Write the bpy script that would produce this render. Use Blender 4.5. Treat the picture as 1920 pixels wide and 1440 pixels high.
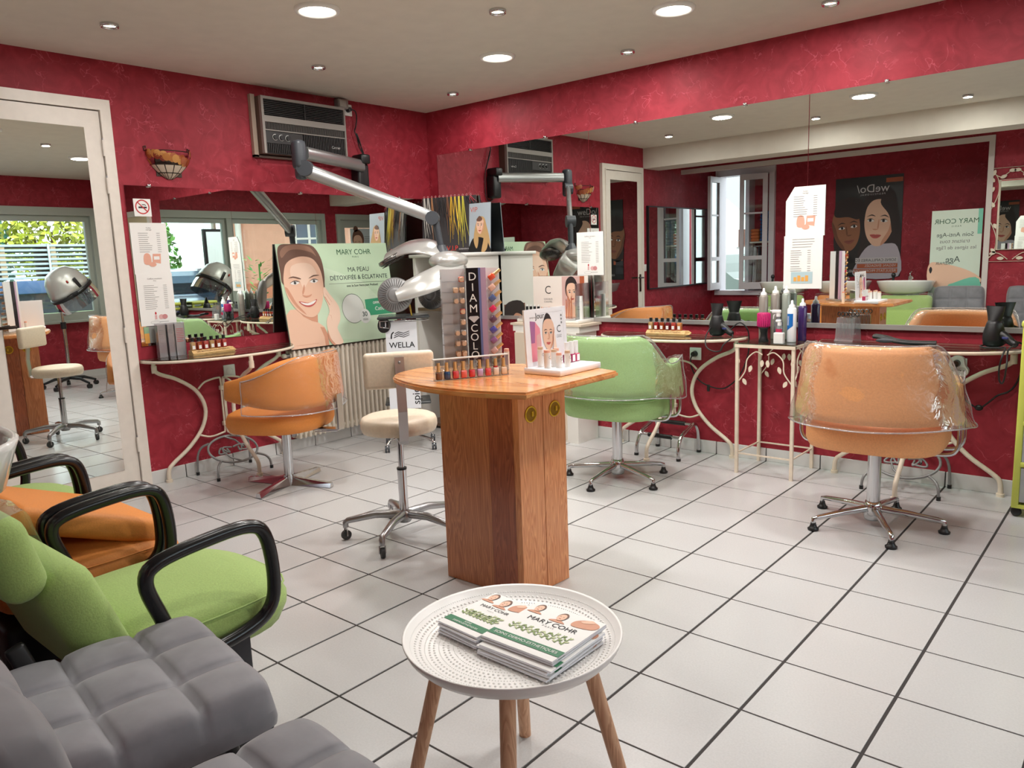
import bpy, bmesh, math, random
from math import sin, cos, pi, radians as rad, sqrt, atan2
from mathutils import Vector as V, Matrix
random.seed(7)
for o in list(bpy.data.objects): bpy.data.objects.remove(o)
SC = bpy.context.scene
COL = SC.collection
H = 2.528          # ceiling height
# ---------------------------------------------------------------- camera
cam_d = bpy.data.cameras.new('camera'); cam = bpy.data.objects.new('camera', cam_d); COL.objects.link(cam)
R2 = V((0.762856, 0.645552, -0.036244)); U2 = V((-0.075460, 0.144565, 0.986614)); D2 = V((-0.642150, 0.749909, -0.158995))
mw = Matrix.Identity(4)
for i in range(3):
    mw[i][0] = R2[i]; mw[i][1] = U2[i]; mw[i][2] = -D2[i]
mw[0][3], mw[1][3], mw[2][3] = (4.784151, -4.622991, 1.311232)
cam.matrix_world = mw
cam_d.sensor_width = 36; cam_d.lens = 27.1044; cam_d.clip_start = .02; cam_d.clip_end = 200
SC.camera = cam
# ---------------------------------------------------------------- world, exposure, daylight
W = bpy.data.worlds.new('overcast_sky'); SC.world = W; W.use_nodes = True
bg = W.node_tree.nodes['Background']; bg.inputs[0].default_value = (.86, .94, 1, 1); bg.inputs[1].default_value = 3.4
SC.view_settings.view_transform = 'Standard'; SC.view_settings.look = 'None'
SC.view_settings.exposure = 0.22; SC.view_settings.gamma = 1; SC.view_settings.use_curve_mapping = False
SC.cycles.max_bounces = 14; SC.cycles.transparent_max_bounces = 24; SC.cycles.glossy_bounces = 8
SC.cycles.caustics_reflective = False; SC.cycles.caustics_refractive = False
SC.cycles.sample_clamp_indirect = 6
LAMP_BIG, LAMP_SMALL = 12.0, 3.5
def portal(name, loc, rot, sx, sy):
    l = bpy.data.lights.new(name, 'AREA'); l.shape = 'RECTANGLE'; l.size = sx; l.size_y = sy
    l.cycles.is_portal = True
    o = bpy.data.objects.new(name, l); COL.objects.link(o); o.location = loc; o.rotation_euler = rot
portal('shopfront_daylight', (6.14, -1.69, 1.45), (0, rad(90), 0), 1.5, 3.3)
portal('entrance_daylight', (6.14, -4.1, 1.1), (0, rad(90), 0), 2.1, 1.0)
portal('alcove_daylight', (.3, -5.42, 1.55), (rad(90), 0, 0), .42, 1.6)
# ---------------------------------------------------------------- materials
def lin(c):
    return tuple((x / 12.92 if x <= .04045 else ((x + .055) / 1.055) ** 2.4) for x in (c[0] / 255, c[1] / 255, c[2] / 255)) + (1,)
MC = {}
def mat(name, col, rough=.5, metal=0, spec=.5, noise=0, nscale=60, bump=0, coat=0, emit=0, sheen=0):
    if name in MC: return MC[name]
    m = bpy.data.materials.new(name); m.use_nodes = True; nt = m.node_tree; p = nt.nodes['Principled BSDF']
    p.inputs['Base Color'].default_value = lin(col); p.inputs['Roughness'].default_value = rough
    p.inputs['Metallic'].default_value = metal; p.inputs['Specular IOR Level'].default_value = spec
    p.inputs['Coat Weight'].default_value = coat; p.inputs['Coat Roughness'].default_value = .08
    if sheen: p.inputs['Sheen Weight'].default_value = sheen
    if emit:
        p.inputs['Emission Color'].default_value = lin(col); p.inputs['Emission Strength'].default_value = emit
    if noise or bump:
        tc = nt.nodes.new('ShaderNodeTexCoord'); n = nt.nodes.new('ShaderNodeTexNoise')
        n.inputs['Scale'].default_value = nscale; n.inputs['Detail'].default_value = 5
        nt.links.new(tc.outputs['Object'], n.inputs['Vector'])
        if noise:
            r = nt.nodes.new('ShaderNodeValToRGB'); a = lin(col)
            r.color_ramp.elements[0].position = .3; r.color_ramp.elements[1].position = .7
            r.color_ramp.elements[0].color = tuple(x * (1 - noise) for x in a[:3]) + (1,)
            r.color_ramp.elements[1].color = tuple(min(1, x * (1 + noise)) for x in a[:3]) + (1,)
            nt.links.new(n.outputs['Fac'], r.inputs['Fac']); nt.links.new(r.outputs['Color'], p.inputs['Base Color'])
        if bump:
            b = nt.nodes.new('ShaderNodeBump'); b.inputs['Strength'].default_value = bump; b.inputs['Distance'].default_value = .01
            nt.links.new(n.outputs['Fac'], b.inputs['Height']); nt.links.new(b.outputs['Normal'], p.inputs['Normal'])
    MC[name] = m; return m
def clear(name, tint=(255, 255, 255), gloss=.08, rough=.02, haze=0, bump=0, fres=.8):
    """thin transparent sheet: tinted see-through plus a Fresnel gloss (and a little milky haze)"""
    if name in MC: return MC[name]
    m = bpy.data.materials.new(name); m.use_nodes = True; nt = m.node_tree; nt.nodes.clear()
    N = nt.nodes.new; L = nt.links.new
    out = N('ShaderNodeOutputMaterial'); t = N('ShaderNodeBsdfTransparent'); g = N('ShaderNodeBsdfGlossy'); mx = N('ShaderNodeMixShader')
    t.inputs[0].default_value = lin(tint); g.inputs['Roughness'].default_value = rough; g.inputs[0].default_value = (1, 1, 1, 1)
    fr = N('ShaderNodeFresnel'); fr.inputs[0].default_value = 1.45
    ma = N('ShaderNodeMath'); ma.operation = 'MULTIPLY_ADD'; ma.inputs[1].default_value = fres; ma.inputs[2].default_value = gloss - .03
    ma.use_clamp = True
    L(fr.outputs[0], ma.inputs[0]); L(ma.outputs[0], mx.inputs[0])
    src = t.outputs[0]
    if haze:
        df = N('ShaderNodeBsdfDiffuse'); df.inputs[0].default_value = lin(tint); m2 = N('ShaderNodeMixShader'); m2.inputs[0].default_value = haze
        L(t.outputs[0], m2.inputs[1]); L(df.outputs[0], m2.inputs[2]); src = m2.outputs[0]
    if bump:
        tc = N('ShaderNodeTexCoord'); n = N('ShaderNodeTexNoise'); n.inputs['Scale'].default_value = 14; n.inputs['Detail'].default_value = 3; n.inputs['Distortion'].default_value = 1.2
        b = N('ShaderNodeBump'); b.inputs['Strength'].default_value = bump; b.inputs['Distance'].default_value = .03
        L(tc.outputs['Object'], n.inputs['Vector']); L(n.outputs['Fac'], b.inputs['Height']); L(b.outputs['Normal'], g.inputs['Normal'])
    L(src, mx.inputs[1]); L(g.outputs[0], mx.inputs[2]); L(mx.outputs[0], out.inputs[0])
    MC[name] = m; return m
def stucco():
    m = bpy.data.materials.new('red_wax_stucco'); m.use_nodes = True; nt = m.node_tree; p = nt.nodes['Principled BSDF']
    N = nt.nodes.new; L = nt.links.new
    tc = N('ShaderNodeTexCoord')
    n1 = N('ShaderNodeTexNoise'); n1.inputs['Scale'].default_value = 8; n1.inputs['Detail'].default_value = 7; n1.inputs['Distortion'].default_value = 1.6
    v1 = N('ShaderNodeTexVoronoi'); v1.feature = 'DISTANCE_TO_EDGE'; v1.inputs['Scale'].default_value = 7
    n2 = N('ShaderNodeTexNoise'); n2.inputs['Scale'].default_value = 9; n2.inputs['Detail'].default_value = 3; n2.inputs['Distortion'].default_value = .6
    n3 = N('ShaderNodeTexNoise'); n3.inputs['Scale'].default_value = 7; n3.inputs['Detail'].default_value = 2
    for n in (n1, n2, n3): L(tc.outputs['Object'], n.inputs['Vector'])
    mv = N('ShaderNodeMixRGB'); mv.blend_type = 'ADD'; mv.inputs[0].default_value = .25
    L(tc.outputs['Object'], mv.inputs[1]); L(n2.outputs['Color'], mv.inputs[2]); L(mv.outputs[0], v1.inputs['Vector'])
    r1 = N('ShaderNodeValToRGB'); e = r1.color_ramp.elements
    e[0].position = .3; e[0].color = lin((142, 36, 49)); e[1].position = .7; e[1].color = lin((168, 50, 64))
    L(n1.outputs['Fac'], r1.inputs['Fac'])
    r2 = N('ShaderNodeValToRGB'); e = r2.color_ramp.elements
    e[0].position = .0; e[0].color = (1, 1, 1, 1); e[1].position = .022; e[1].color = (0, 0, 0, 1)
    L(v1.outputs['Distance'], r2.inputs['Fac'])
    r3 = N('ShaderNodeValToRGB'); e = r3.color_ramp.elements
    e[0].position = .47; e[0].color = (0, 0, 0, 1); e[1].position = .62; e[1].color = (1, 1, 1, 1)
    L(n3.outputs['Fac'], r3.inputs['Fac'])
    mm = N('ShaderNodeMath'); mm.operation = 'MULTIPLY'; L(r2.outputs[0], mm.inputs[0]); L(r3.outputs[0], mm.inputs[1])
    m3 = N('ShaderNodeMath'); m3.operation = 'MULTIPLY'; m3.inputs[1].default_value = .85; L(mm.outputs[0], m3.inputs[0])
    mx = N('ShaderNodeMixRGB'); mx.inputs[2].default_value = lin((205, 95, 110)); L(m3.outputs[0], mx.inputs[0]); L(r1.outputs[0], mx.inputs[1])
    L(mx.outputs[0], p.inputs['Base Color']); p.inputs['Roughness'].default_value = .55; p.inputs['Specular IOR Level'].default_value = .3
    ad = N('ShaderNodeMath'); ad.operation = 'ADD'; L(n1.outputs['Fac'], ad.inputs[0]); L(mm.outputs[0], ad.inputs[1])
    b = N('ShaderNodeBump'); b.inputs['Strength'].default_value = .25; b.inputs['Distance'].default_value = .006
    L(ad.outputs[0], b.inputs['Height']); L(b.outputs['Normal'], p.inputs['Normal'])
    return m
def wood(name, c1, c2, scale=(9, 9, .7), rough=.28, coat=.3, dist=3.0):
    if name in MC: return MC[name]
    m = bpy.data.materials.new(name); m.use_nodes = True; nt = m.node_tree; p = nt.nodes['Principled BSDF']
    N = nt.nodes.new; L = nt.links.new
    tc = N('ShaderNodeTexCoord'); mp = N('ShaderNodeMapping'); mp.inputs['Scale'].default_value = scale
    w = N('ShaderNodeTexNoise'); w.inputs['Scale'].default_value = 2.2; w.inputs['Detail'].default_value = 3; w.inputs['Distortion'].default_value = .5
    L(tc.outputs['Object'], mp.inputs['Vector']); L(mp.outputs[0], w.inputs['Vector'])
    k = N('ShaderNodeMath'); k.operation = 'MULTIPLY'; k.inputs[1].default_value = 14 * dist / 3; L(w.outputs['Fac'], k.inputs[0])
    fr = N('ShaderNodeMath'); fr.operation = 'FRACT'; L(k.outputs[0], fr.inputs[0])
    r = N('ShaderNodeValToRGB'); e = r.color_ramp.elements
    e[0].position = 0; e[0].color = lin(c1); e[1].position = .8; e[1].color = lin(c2); x = e.new(1.0); x.color = lin(c1)
    L(fr.outputs[0], r.inputs['Fac']); L(r.outputs[0], p.inputs['Base Color'])
    p.inputs['Roughness'].default_value = rough; p.inputs['Coat Weight'].default_value = coat; p.inputs['Coat Roughness'].default_value = .1
    MC[name] = m; return m
def stained(name, base, dark, c, r):
    m = mat(name, base, .58, noise=.07, nscale=150, bump=.06); nt = m.node_tree; N = nt.nodes.new; L = nt.links.new; p = nt.nodes['Principled BSDF']
    src = p.inputs['Base Color'].links[0].from_socket; tc = N('ShaderNodeTexCoord'); n = N('ShaderNodeTexNoise'); n.inputs['Scale'].default_value = 14
    d = N('ShaderNodeVectorMath'); d.operation = 'DISTANCE'; d.inputs[1].default_value = c; L(tc.outputs['Object'], d.inputs[0]); L(tc.outputs['Object'], n.inputs['Vector'])
    a = N('ShaderNodeMath'); a.operation = 'MULTIPLY_ADD'; a.inputs[1].default_value = .09; L(n.outputs['Fac'], a.inputs[0]); L(d.outputs['Value'], a.inputs[2])
    rp = N('ShaderNodeMapRange'); rp.inputs['From Min'].default_value = r * .75 + .045; rp.inputs['From Max'].default_value = r * 1.1 + .045; rp.inputs['To Min'].default_value = .75; rp.inputs['To Max'].default_value = 0; L(a.outputs[0], rp.inputs['Value'])
    mx = N('ShaderNodeMixRGB'); mx.inputs[2].default_value = lin(dark); L(rp.outputs[0], mx.inputs[0]); L(src, mx.inputs[1]); L(mx.outputs[0], p.inputs['Base Color']); return m
RED = stucco()
PLASTER = mat('cream_ceiling_paint', (226, 219, 208), .8, noise=.03, nscale=9)
WHITEP = mat('white_gloss_paint', (232, 224, 214), .35, noise=.03, nscale=25)
TILE = mat('white_floor_tile', (203, 203, 203), .22, noise=.045, nscale=160, bump=.02)
SKTILE = mat('white_skirting_tile', (214, 213, 212), .25)
GROUT = mat('dark_grout', (62, 58, 57), .9)
MIRROR = mat('silver_mirror', (236, 242, 238), .0, 1)
GREYFR = mat('grey_green_window_paint', (176, 182, 174), .45)
CHROME = mat('chrome', (205, 206, 208), .12, 1)
STEEL = mat('brushed_steel', (170, 170, 172), .3, 1)
SILVER = mat('silver_paint', (176, 178, 178), .28, .75)
BLACK = mat('black_plastic', (22, 22, 24), .38)
BLACKG = mat('black_gloss_tube', (16, 17, 20), .22)
DGREY = mat('dark_grey_plastic', (62, 66, 72), .45)
WHITE = mat('white_plastic', (240, 240, 238), .4)
PAPER = mat('white_paper', (244, 243, 240), .7)
INK = mat('grey_ink', (134, 132, 132), .8)
DINK = mat('dark_ink', (38, 38, 42), .7)
CREAMV = mat('cream_vinyl', (226, 210, 188), .42, noise=.05, nscale=70, bump=.06)
IRON = mat('cream_iron_paint', (232, 218, 198), .4, noise=.06, nscale=30)
GREENF = mat('lime_green_fabric', (160, 188, 106), .75, noise=.1, nscale=220, bump=.12, sheen=.2)
GREENV = mat('soft_green_fabric', (158, 196, 128), .55, noise=.09, nscale=190, bump=.08)
ORANGEF = mat('orange_fabric', (222, 138, 62), .62, noise=.06, nscale=180, bump=.08)
ORANGEV = mat('pale_orange_fabric', (232, 164, 108), .58, noise=.07, nscale=150, bump=.06)
VELVET = mat('grey_velvet', (128, 127, 133), .62, noise=.14, nscale=16, bump=.05, sheen=.6)
GLASS = clear('clear_glass', (240, 248, 244), .07)
GLASSG = clear('edge_glass', (206, 230, 220), .1)
SHELF = clear('thin_acrylic_shelf', (252, 253, 254), .04, .03, 0, fres=.4)
ACRYL = clear('clear_acrylic', (246, 248, 250), .09, .03, .04)
FILM = clear('clear_plastic_film', (251, 251, 252), .035, .1, .03, bump=.3, fres=.4)
HEM = clear('film_hem', (244, 244, 246), .12, .15, .22)
PANE = clear('window_pane', (250, 253, 252), .05)
CERAMIC = mat('white_ceramic', (240, 240, 238), .12, coat=.5)
GOLD = mat('gold_cap', (226, 186, 130), .28, .5)
BRASS = mat('yellow_brass', (205, 165, 40), .3, .7)
SKIN = mat('print_skin', (236, 194, 168), .6); SKIN2 = mat('print_skin_shade', (212, 154, 126), .6); SKIN3 = mat('print_skin_deep', (160, 104, 74), .6)
SKINL = mat('print_skin_light', (246, 214, 192), .6)
LIP = mat('print_lips', (196, 92, 88), .6); HAIRB = mat('print_brown_hair', (112, 80, 66), .6); HAIRD = mat('print_dark_hair', (42, 30, 30), .6)
HAIRM = mat('print_mid_hair', (150, 112, 92), .6); BLOND = mat('print_blond_hair', (196, 160, 110), .6); EYEW = mat('print_eye_white', (240, 236, 232), .6)
# ---------------------------------------------------------------- mesh builder
_rb = {}
class G:
    def __init__(s): s.v = []; s.f = []; s.mi = []; s.sm = []; s.mats = []
    def add(s, vs, fs, m, smooth=False, M=None):
        if m not in s.mats: s.mats.append(m)
        k = s.mats.index(m); o = len(s.v)
        s.v += [tuple(M @ V(p)) for p in vs] if M is not None else [tuple(p) for p in vs]
        s.f += [tuple(i + o for i in f) for f in fs]; s.mi += [k] * len(fs); s.sm += [smooth] * len(fs)
        return s
    def box(s, c, d, m, rz=0, M=None):
        x, y, z = d[0] / 2, d[1] / 2, d[2] / 2
        vs = [(a * x, b * y, e * z) for e in (-1, 1) for a, b in ((-1, -1), (1, -1), (1, 1), (-1, 1))]
        T = Matrix.Translation(c) @ Matrix.Rotation(rz, 4, 'Z')
        if M is not None: T = M @ T
        return s.add(vs, [(3, 2, 1, 0), (4, 5, 6, 7), (0, 1, 5, 4), (1, 2, 6, 5), (2, 3, 7, 6), (3, 0, 4, 7)], m, False, T)
    def bb(s, x0, x1, y0, y1, z0, z1, m, M=None):
        return s.box(((x0 + x1) / 2, (y0 + y1) / 2, (z0 + z1) / 2), (abs(x1 - x0), abs(y1 - y0), abs(z1 - z0)), m, 0, M)
    def rbox(s, c, d, r, m, seg=2, rz=0, M=None, smooth=True):
        key = (tuple(round(x, 4) for x in d), round(r, 4), seg)
        if key not in _rb:
            b = bmesh.new(); bmesh.ops.create_cube(b, size=1)
            for v in b.verts: v.co = V((v.co.x * d[0], v.co.y * d[1], v.co.z * d[2]))
            bmesh.ops.bevel(b, geom=list(b.edges), offset=min(r, min(d) * .499), segments=seg, affect='EDGES', profile=.5)
            b.verts.index_update()
            _rb[key] = ([tuple(v.co) for v in b.verts], [tuple(v.index for v in f.verts) for f in b.faces]); b.free()
        vs, fs = _rb[key]; T = Matrix.Translation(c) @ Matrix.Rotation(rz, 4, 'Z')
        if M is not None: T = M @ T
        return s.add(vs, fs, m, smooth, T)
    def cyl(s, p0, p1, r0, m, r1=None, seg=14, cap=True, M=None):
        p0, p1 = V(p0), V(p1); r1 = r0 if r1 is None else r1
        q = (p1 - p0).to_track_quat('Z', 'Y').to_matrix()
        A = [p0 + q @ V((r0 * cos(2 * pi * i / seg), r0 * sin(2 * pi * i / seg), 0)) for i in range(seg)]
        B = [p1 + q @ V((r1 * cos(2 * pi * i / seg), r1 * sin(2 * pi * i / seg), 0)) for i in range(seg)]
        s.add(A + B, [(i, (i + 1) % seg, seg + (i + 1) % seg, seg + i) for i in range(seg)], m, True, M)
        if cap:
            if r0 > 1e-5: s.add(A, [tuple(range(seg - 1, -1, -1))], m, False, M)
            if r1 > 1e-5: s.add(B, [tuple(range(seg))], m, False, M)
        return s
    def tube(s, pts, r, m, seg=8, closed=False, M=None, cap=True):
        P = [V(p) for p in pts]; n = len(P)
        rr = r if isinstance(r, (list, tuple)) else [r] * n
        T = []
        for i in range(n):
            a = P[i - 1] if (i > 0 or closed) else P[i]; b = P[(i + 1) % n] if (i < n - 1 or closed) else P[i]
            t = b - a; T.append(t.normalized() if t.length > 1e-9 else V((0, 0, 1)))
        u = T[0].orthogonal().normalized(); vs = []
        for i in range(n):
            if i:
                u = (u - T[i] * u.dot(T[i])); u = u.normalized() if u.length > 1e-6 else T[i].orthogonal().normalized()
            w = T[i].cross(u)
            vs += [P[i] + (u * cos(2 * pi * k / seg) + w * sin(2 * pi * k / seg)) * rr[i] for k in range(seg)]
        fs = []
        for i in range(n if closed else n - 1):
            j = (i + 1) % n
            for k in range(seg): fs.append((i * seg + k, i * seg + (k + 1) % seg, j * seg + (k + 1) % seg, j * seg + k))
        s.add(vs, fs, m, True, M)
        if not closed and cap:
            s.add(vs[:seg], [tuple(range(seg - 1, -1, -1))], m, False, M); s.add(vs[-seg:], [tuple(range(seg))], m, False, M)
        return s
    def lathe(s, prof, m, seg=24, M=None, a0=0, a1=2 * pi, smooth=True):
        full = abs(a1 - a0 - 2 * pi) < 1e-6; n = len(prof); c = seg if full else seg + 1
        vs = [(r * cos(a0 + (a1 - a0) * i / seg), r * sin(a0 + (a1 - a0) * i / seg), z) for i in range(c) for r, z in prof]
        fs = [(i * n + k, ((i + 1) % c) * n + k, ((i + 1) % c) * n + k + 1, i * n + k + 1) for i in range(seg) for k in range(n - 1)]
        return s.add(vs, fs, m, smooth, M)
    def ell(s, c, r, m, nu=16, nv=10, M=None):
        vs = []
        for j in range(nv + 1):
            t = pi * j / nv
            for i in range(nu):
                a = 2 * pi * i / nu; vs.append((c[0] + r[0] * sin(t) * cos(a), c[1] + r[1] * sin(t) * sin(a), c[2] - r[2] * cos(t)))
        fs = [(j * nu + i, j * nu + (i + 1) % nu, (j + 1) * nu + (i + 1) % nu, (j + 1) * nu + i) for j in range(nv) for i in range(nu)]
        return s.add(vs, fs, m, True, M)
    def prism(s, poly, z0, z1, m, M=None, top=None):
        n = len(poly); A = [(x, y, z0) for x, y in poly]; B = [(x, y, z1) for x, y in poly]
        ar = sum(poly[i][0] * poly[(i + 1) % n][1] - poly[(i + 1) % n][0] * poly[i][1] for i in range(n))
        if ar < 0: A.reverse(); B.reverse()
        s.add(A + B, [(i, (i + 1) % n, n + (i + 1) % n, n + i) for i in range(n)], m, False, M)
        s.add(A, [tuple(range(n - 1, -1, -1))], m, False, M); return s.add(B, [tuple(range(n))], top or m, False, M)
    def surf(s, fn, nu, nv, m, cu=False, cv=False, M=None, smooth=True):
        a = nu if cu else nu + 1; b = nv if cv else nv + 1
        vs = [fn(i / nu, j / nv) for i in range(a) for j in range(b)]
        fs = [(i * b + j, ((i + 1) % a) * b + j, ((i + 1) % a) * b + (j + 1) % b, i * b + (j + 1) % b) for i in range(nu) for j in range(nv)]
        return s.add(vs, fs, m, smooth, M)
    def text(s, st, size, m, M, align='CENTER', off=0):
        cu = bpy.data.curves.new('t', 'FONT'); cu.body = st; cu.size = size; cu.align_x = align; cu.align_y = 'CENTER'; cu.offset = off; cu.resolution_u = 3
        ob = bpy.data.objects.new('t', cu); me = bpy.data.meshes.new_from_object(ob)
        s.add([tuple(v.co) for v in me.vertices], [tuple(p.vertices) for p in me.polygons], m, False, M)
        bpy.data.meshes.remove(me); bpy.data.objects.remove(ob); bpy.data.curves.remove(cu); return s
    # flat print: u right, v up on the panel M, layer l lifts it by fractions of a millimetre
    def poly(s, pts, m, M, l=1): return s.add([(x, y, l * .0005) for x, y in pts], [tuple(range(len(pts)))], m, False, M)
    def rect(s, u0, v0, u1, v1, m, M, l=1): return s.poly([(u0, v0), (u1, v0), (u1, v1), (u0, v1)], m, M, l)
    def oval(s, cu, cv, ru, rv, m, M, l=1, rot=0, n=20):
        return s.poly([(cu + ru * cos(t) * cos(rot) - rv * sin(t) * sin(rot), cv + ru * cos(t) * sin(rot) + rv * sin(t) * cos(rot)) for t in [2 * pi * i / n for i in range(n)]], m, M, l)
    def ring(s, cu, cv, ru, rv, w, m, M, l=1, n=36):
        vs = []
        for i in range(n):
            t = 2 * pi * i / n; vs += [(cu + ru * cos(t), cv + rv * sin(t), l * .0005), (cu + (ru - w) * cos(t), cv + (rv - w) * sin(t), l * .0005)]
        return s.add(vs, [(2 * i, 2 * ((i + 1) % n), 2 * ((i + 1) % n) + 1, 2 * i + 1) for i in range(n)], m, False, M)
    def blob(s, pts, m, M, l=1, n=5): return s.poly(cr2(pts, n), m, M, l)
    def t(s, st, u, v, size, m, M, align='CENTER', off=0, l=2): return s.text(st, size, m, M @ Matrix.Translation((u, v, l * .0005)), align, off)
    def lines(s, u0, v0, u1, n, dv, m, M, w=.0012, seed=1, cols=True, l=2):
        rg = random.Random(seed)
        for i in range(n):
            v = v0 - i * dv; e = u0 + (u1 - u0) * (rg.uniform(.4, .62) if cols else rg.uniform(.75, 1))
            s.rect(u0, v - w, e, v + w, m, M, l)
            if cols: s.rect(u1 - (u1 - u0) * .16, v - w, u1, v + w, m, M, l)
        return s
def cr2(pts, n=5, closed=True):
    N = len(pts); out = []
    rng = range(N) if closed else range(N - 1)
    for i in rng:
        g = lambda k: pts[k % N] if closed else pts[max(0, min(N - 1, k))]
        p0, p1, p2, p3 = g(i - 1), g(i), g(i + 1), g(i + 2)
        for k in range(n):
            t = k / n
            out.append(tuple(.5 * (2 * b + (c - a) * t + (2 * a - 5 * b + 4 * c - d) * t * t + (3 * b - a - 3 * c + d) * t ** 3) for a, b, c, d in zip(p0, p1, p2, p3)))
    if not closed: out.append(tuple(pts[-1]))
    return out
def obj(name, g, parent=None, loc=None, rot=None):
    me = bpy.data.meshes.new(name); me.from_pydata(g.v, [], g.f)
    for m in g.mats: me.materials.append(m)
    me.polygons.foreach_set('material_index', g.mi); me.polygons.foreach_set('use_smooth', g.sm); me.update()
    o = bpy.data.objects.new(name, me); COL.objects.link(o)
    if parent: o.parent = parent
    if loc: o.location = loc
    if rot: o.rotation_euler = rot
    return o
def tag(o, label, cat, group=None):
    o['label'] = label; o['category'] = cat
    if group: o['group'] = group
    return o
def thing(name, label, cat, loc=(0, 0, 0), rz=0, group=None, rot=None):
    o = bpy.data.objects.new(name, None); COL.objects.link(o); o.empty_display_size = .05
    o.location = loc; o.rotation_euler = rot or (0, 0, rz)
    return tag(o, label, cat, group)
def struct(name, g, parent=None):
    o = obj(name, g, parent)
    if not parent: o['kind'] = 'structure'
    return o
def kids(o): return [c for c in bpy.data.objects if c.parent == o]
def dup(src, label=None, group=None, loc=None, rz=None, parent=None):
    c = src.copy(); COL.objects.link(c); c.parent = parent
    if label: c['label'] = label
    if group: c['group'] = group
    if loc: c.location = loc
    if rz is not None: c.rotation_euler[2] = rz
    for k in kids(src): dup(k, parent=c)
    return c
def inst(name, me_obj, parent, loc, rz=0):
    c = bpy.data.objects.new(name, me_obj.data); COL.objects.link(c); c.parent = parent; c.location = loc; c.rotation_euler = (0, 0, rz); return c
def PM(o, u, v):
    """panel matrix: origin, u axis, v axis"""
    u = V(u).normalized(); v = V(v).normalized(); n = u.cross(v).normalized(); v = n.cross(u)
    M = Matrix.Identity(4)
    for i in range(3): M[i][0] = u[i]; M[i][1] = v[i]; M[i][2] = n[i]; M[i][3] = o[i]
    return M
TR = Matrix.Translation
def RZ(a): return Matrix.Rotation(a, 4, 'Z')
def RX(a): return Matrix.Rotation(a, 4, 'X')
def RY(a): return Matrix.Rotation(a, 4, 'Y')
FACE = [(0, .62), (.2, .58), (.33, .4), (.36, .1), (.33, -.14), (.25, -.36), (.12, -.52), (0, -.56), (-.12, -.52), (-.25, -.36), (-.33, -.14), (-.36, .1), (-.33, .4), (-.2, .58)]
def face(g, M, cx, cy, h, skin, shade, brow, lip, l=4, tilt=0, turn=0, smile=0):
    """generic printed face, h = chin-to-hairline height; turn shifts the features sideways"""
    ct, st = cos(tilt), sin(tilt)
    T = lambda pts: [(cx + h * (x * ct - y * st), cy + h * (x * st + y * ct)) for x, y in pts]
    g.blob(T(FACE), skin, M, l)
    sd = -1 if turn >= 0 else 1
    g.blob(T([(sd * .36, .3), (sd * .355, 0), (sd * .25, -.36), (sd * .1, -.54), (sd * .12, -.4), (sd * .24, -.15), (sd * .28, .1)]), shade, M, l + 1)
    for e in (-1, 1):
        x = e * .16 + turn * .08
        g.blob(T([(x - .085, .075), (x - .03, .115), (x + .04, .11), (x + .085, .075), (x + .03, .05), (x - .04, .05)]), EYEW, M, l + 1, 3)
        g.oval(*T([(x + turn * .02, .082)])[0], .034 * h, .036 * h, DINK, M, l + 2, n=10)
        g.blob(T([(x - .095, .085), (x - .03, .13), (x + .04, .128), (x + .095, .088), (x + .03, .108), (x - .04, .11)]), brow, M, l + 3, 3)
        g.blob(T([(x - .11, .185 - .02 * (e < 0)), (x - .01, .235), (x + .11, .185 - .02 * (e > 0)), (x, .205)]), brow, M, l + 2, 3)
    tx = turn * .12
    g.blob(T([(tx - .07, -.13), (tx - .02, -.155), (tx + .03, -.155), (tx + .075, -.13), (tx + .03, -.125), (tx - .03, -.125)]), shade, M, l + 2, 3)
    g.blob(T([(tx * .7 + .05 * (1 if turn <= 0 else -1), .1), (tx + .075 * (1 if turn <= 0 else -1), -.1), (tx + .04 * (1 if turn <= 0 else -1), -.1), (tx * .7 + .03 * (1 if turn <= 0 else -1), .1)]), shade, M, l + 2, 3)
    mx = turn * .09; w = .14 + .04 * smile
    g.blob(T([(mx - w, -.28 + .03 * smile), (mx - .04, -.262), (mx, -.27), (mx + .04, -.262), (mx + w, -.28 + .03 * smile), (mx + .07, -.35), (mx, -.365), (mx - .07, -.35)]), lip, M, l + 2, 3)
    if smile:
        g.blob(T([(mx - w * .8, -.285 + .02 * smile), (mx, -.295), (mx + w * .8, -.285 + .02 * smile), (mx + .06, -.33), (mx, -.338), (mx - .06, -.33)]), EYEW, M, l + 3, 3)
    else:
        g.blob(T([(mx - w * .9, -.285), (mx, -.3), (mx + w * .9, -.285), (mx, -.308)]), DINK, M, l + 3, 3)
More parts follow.
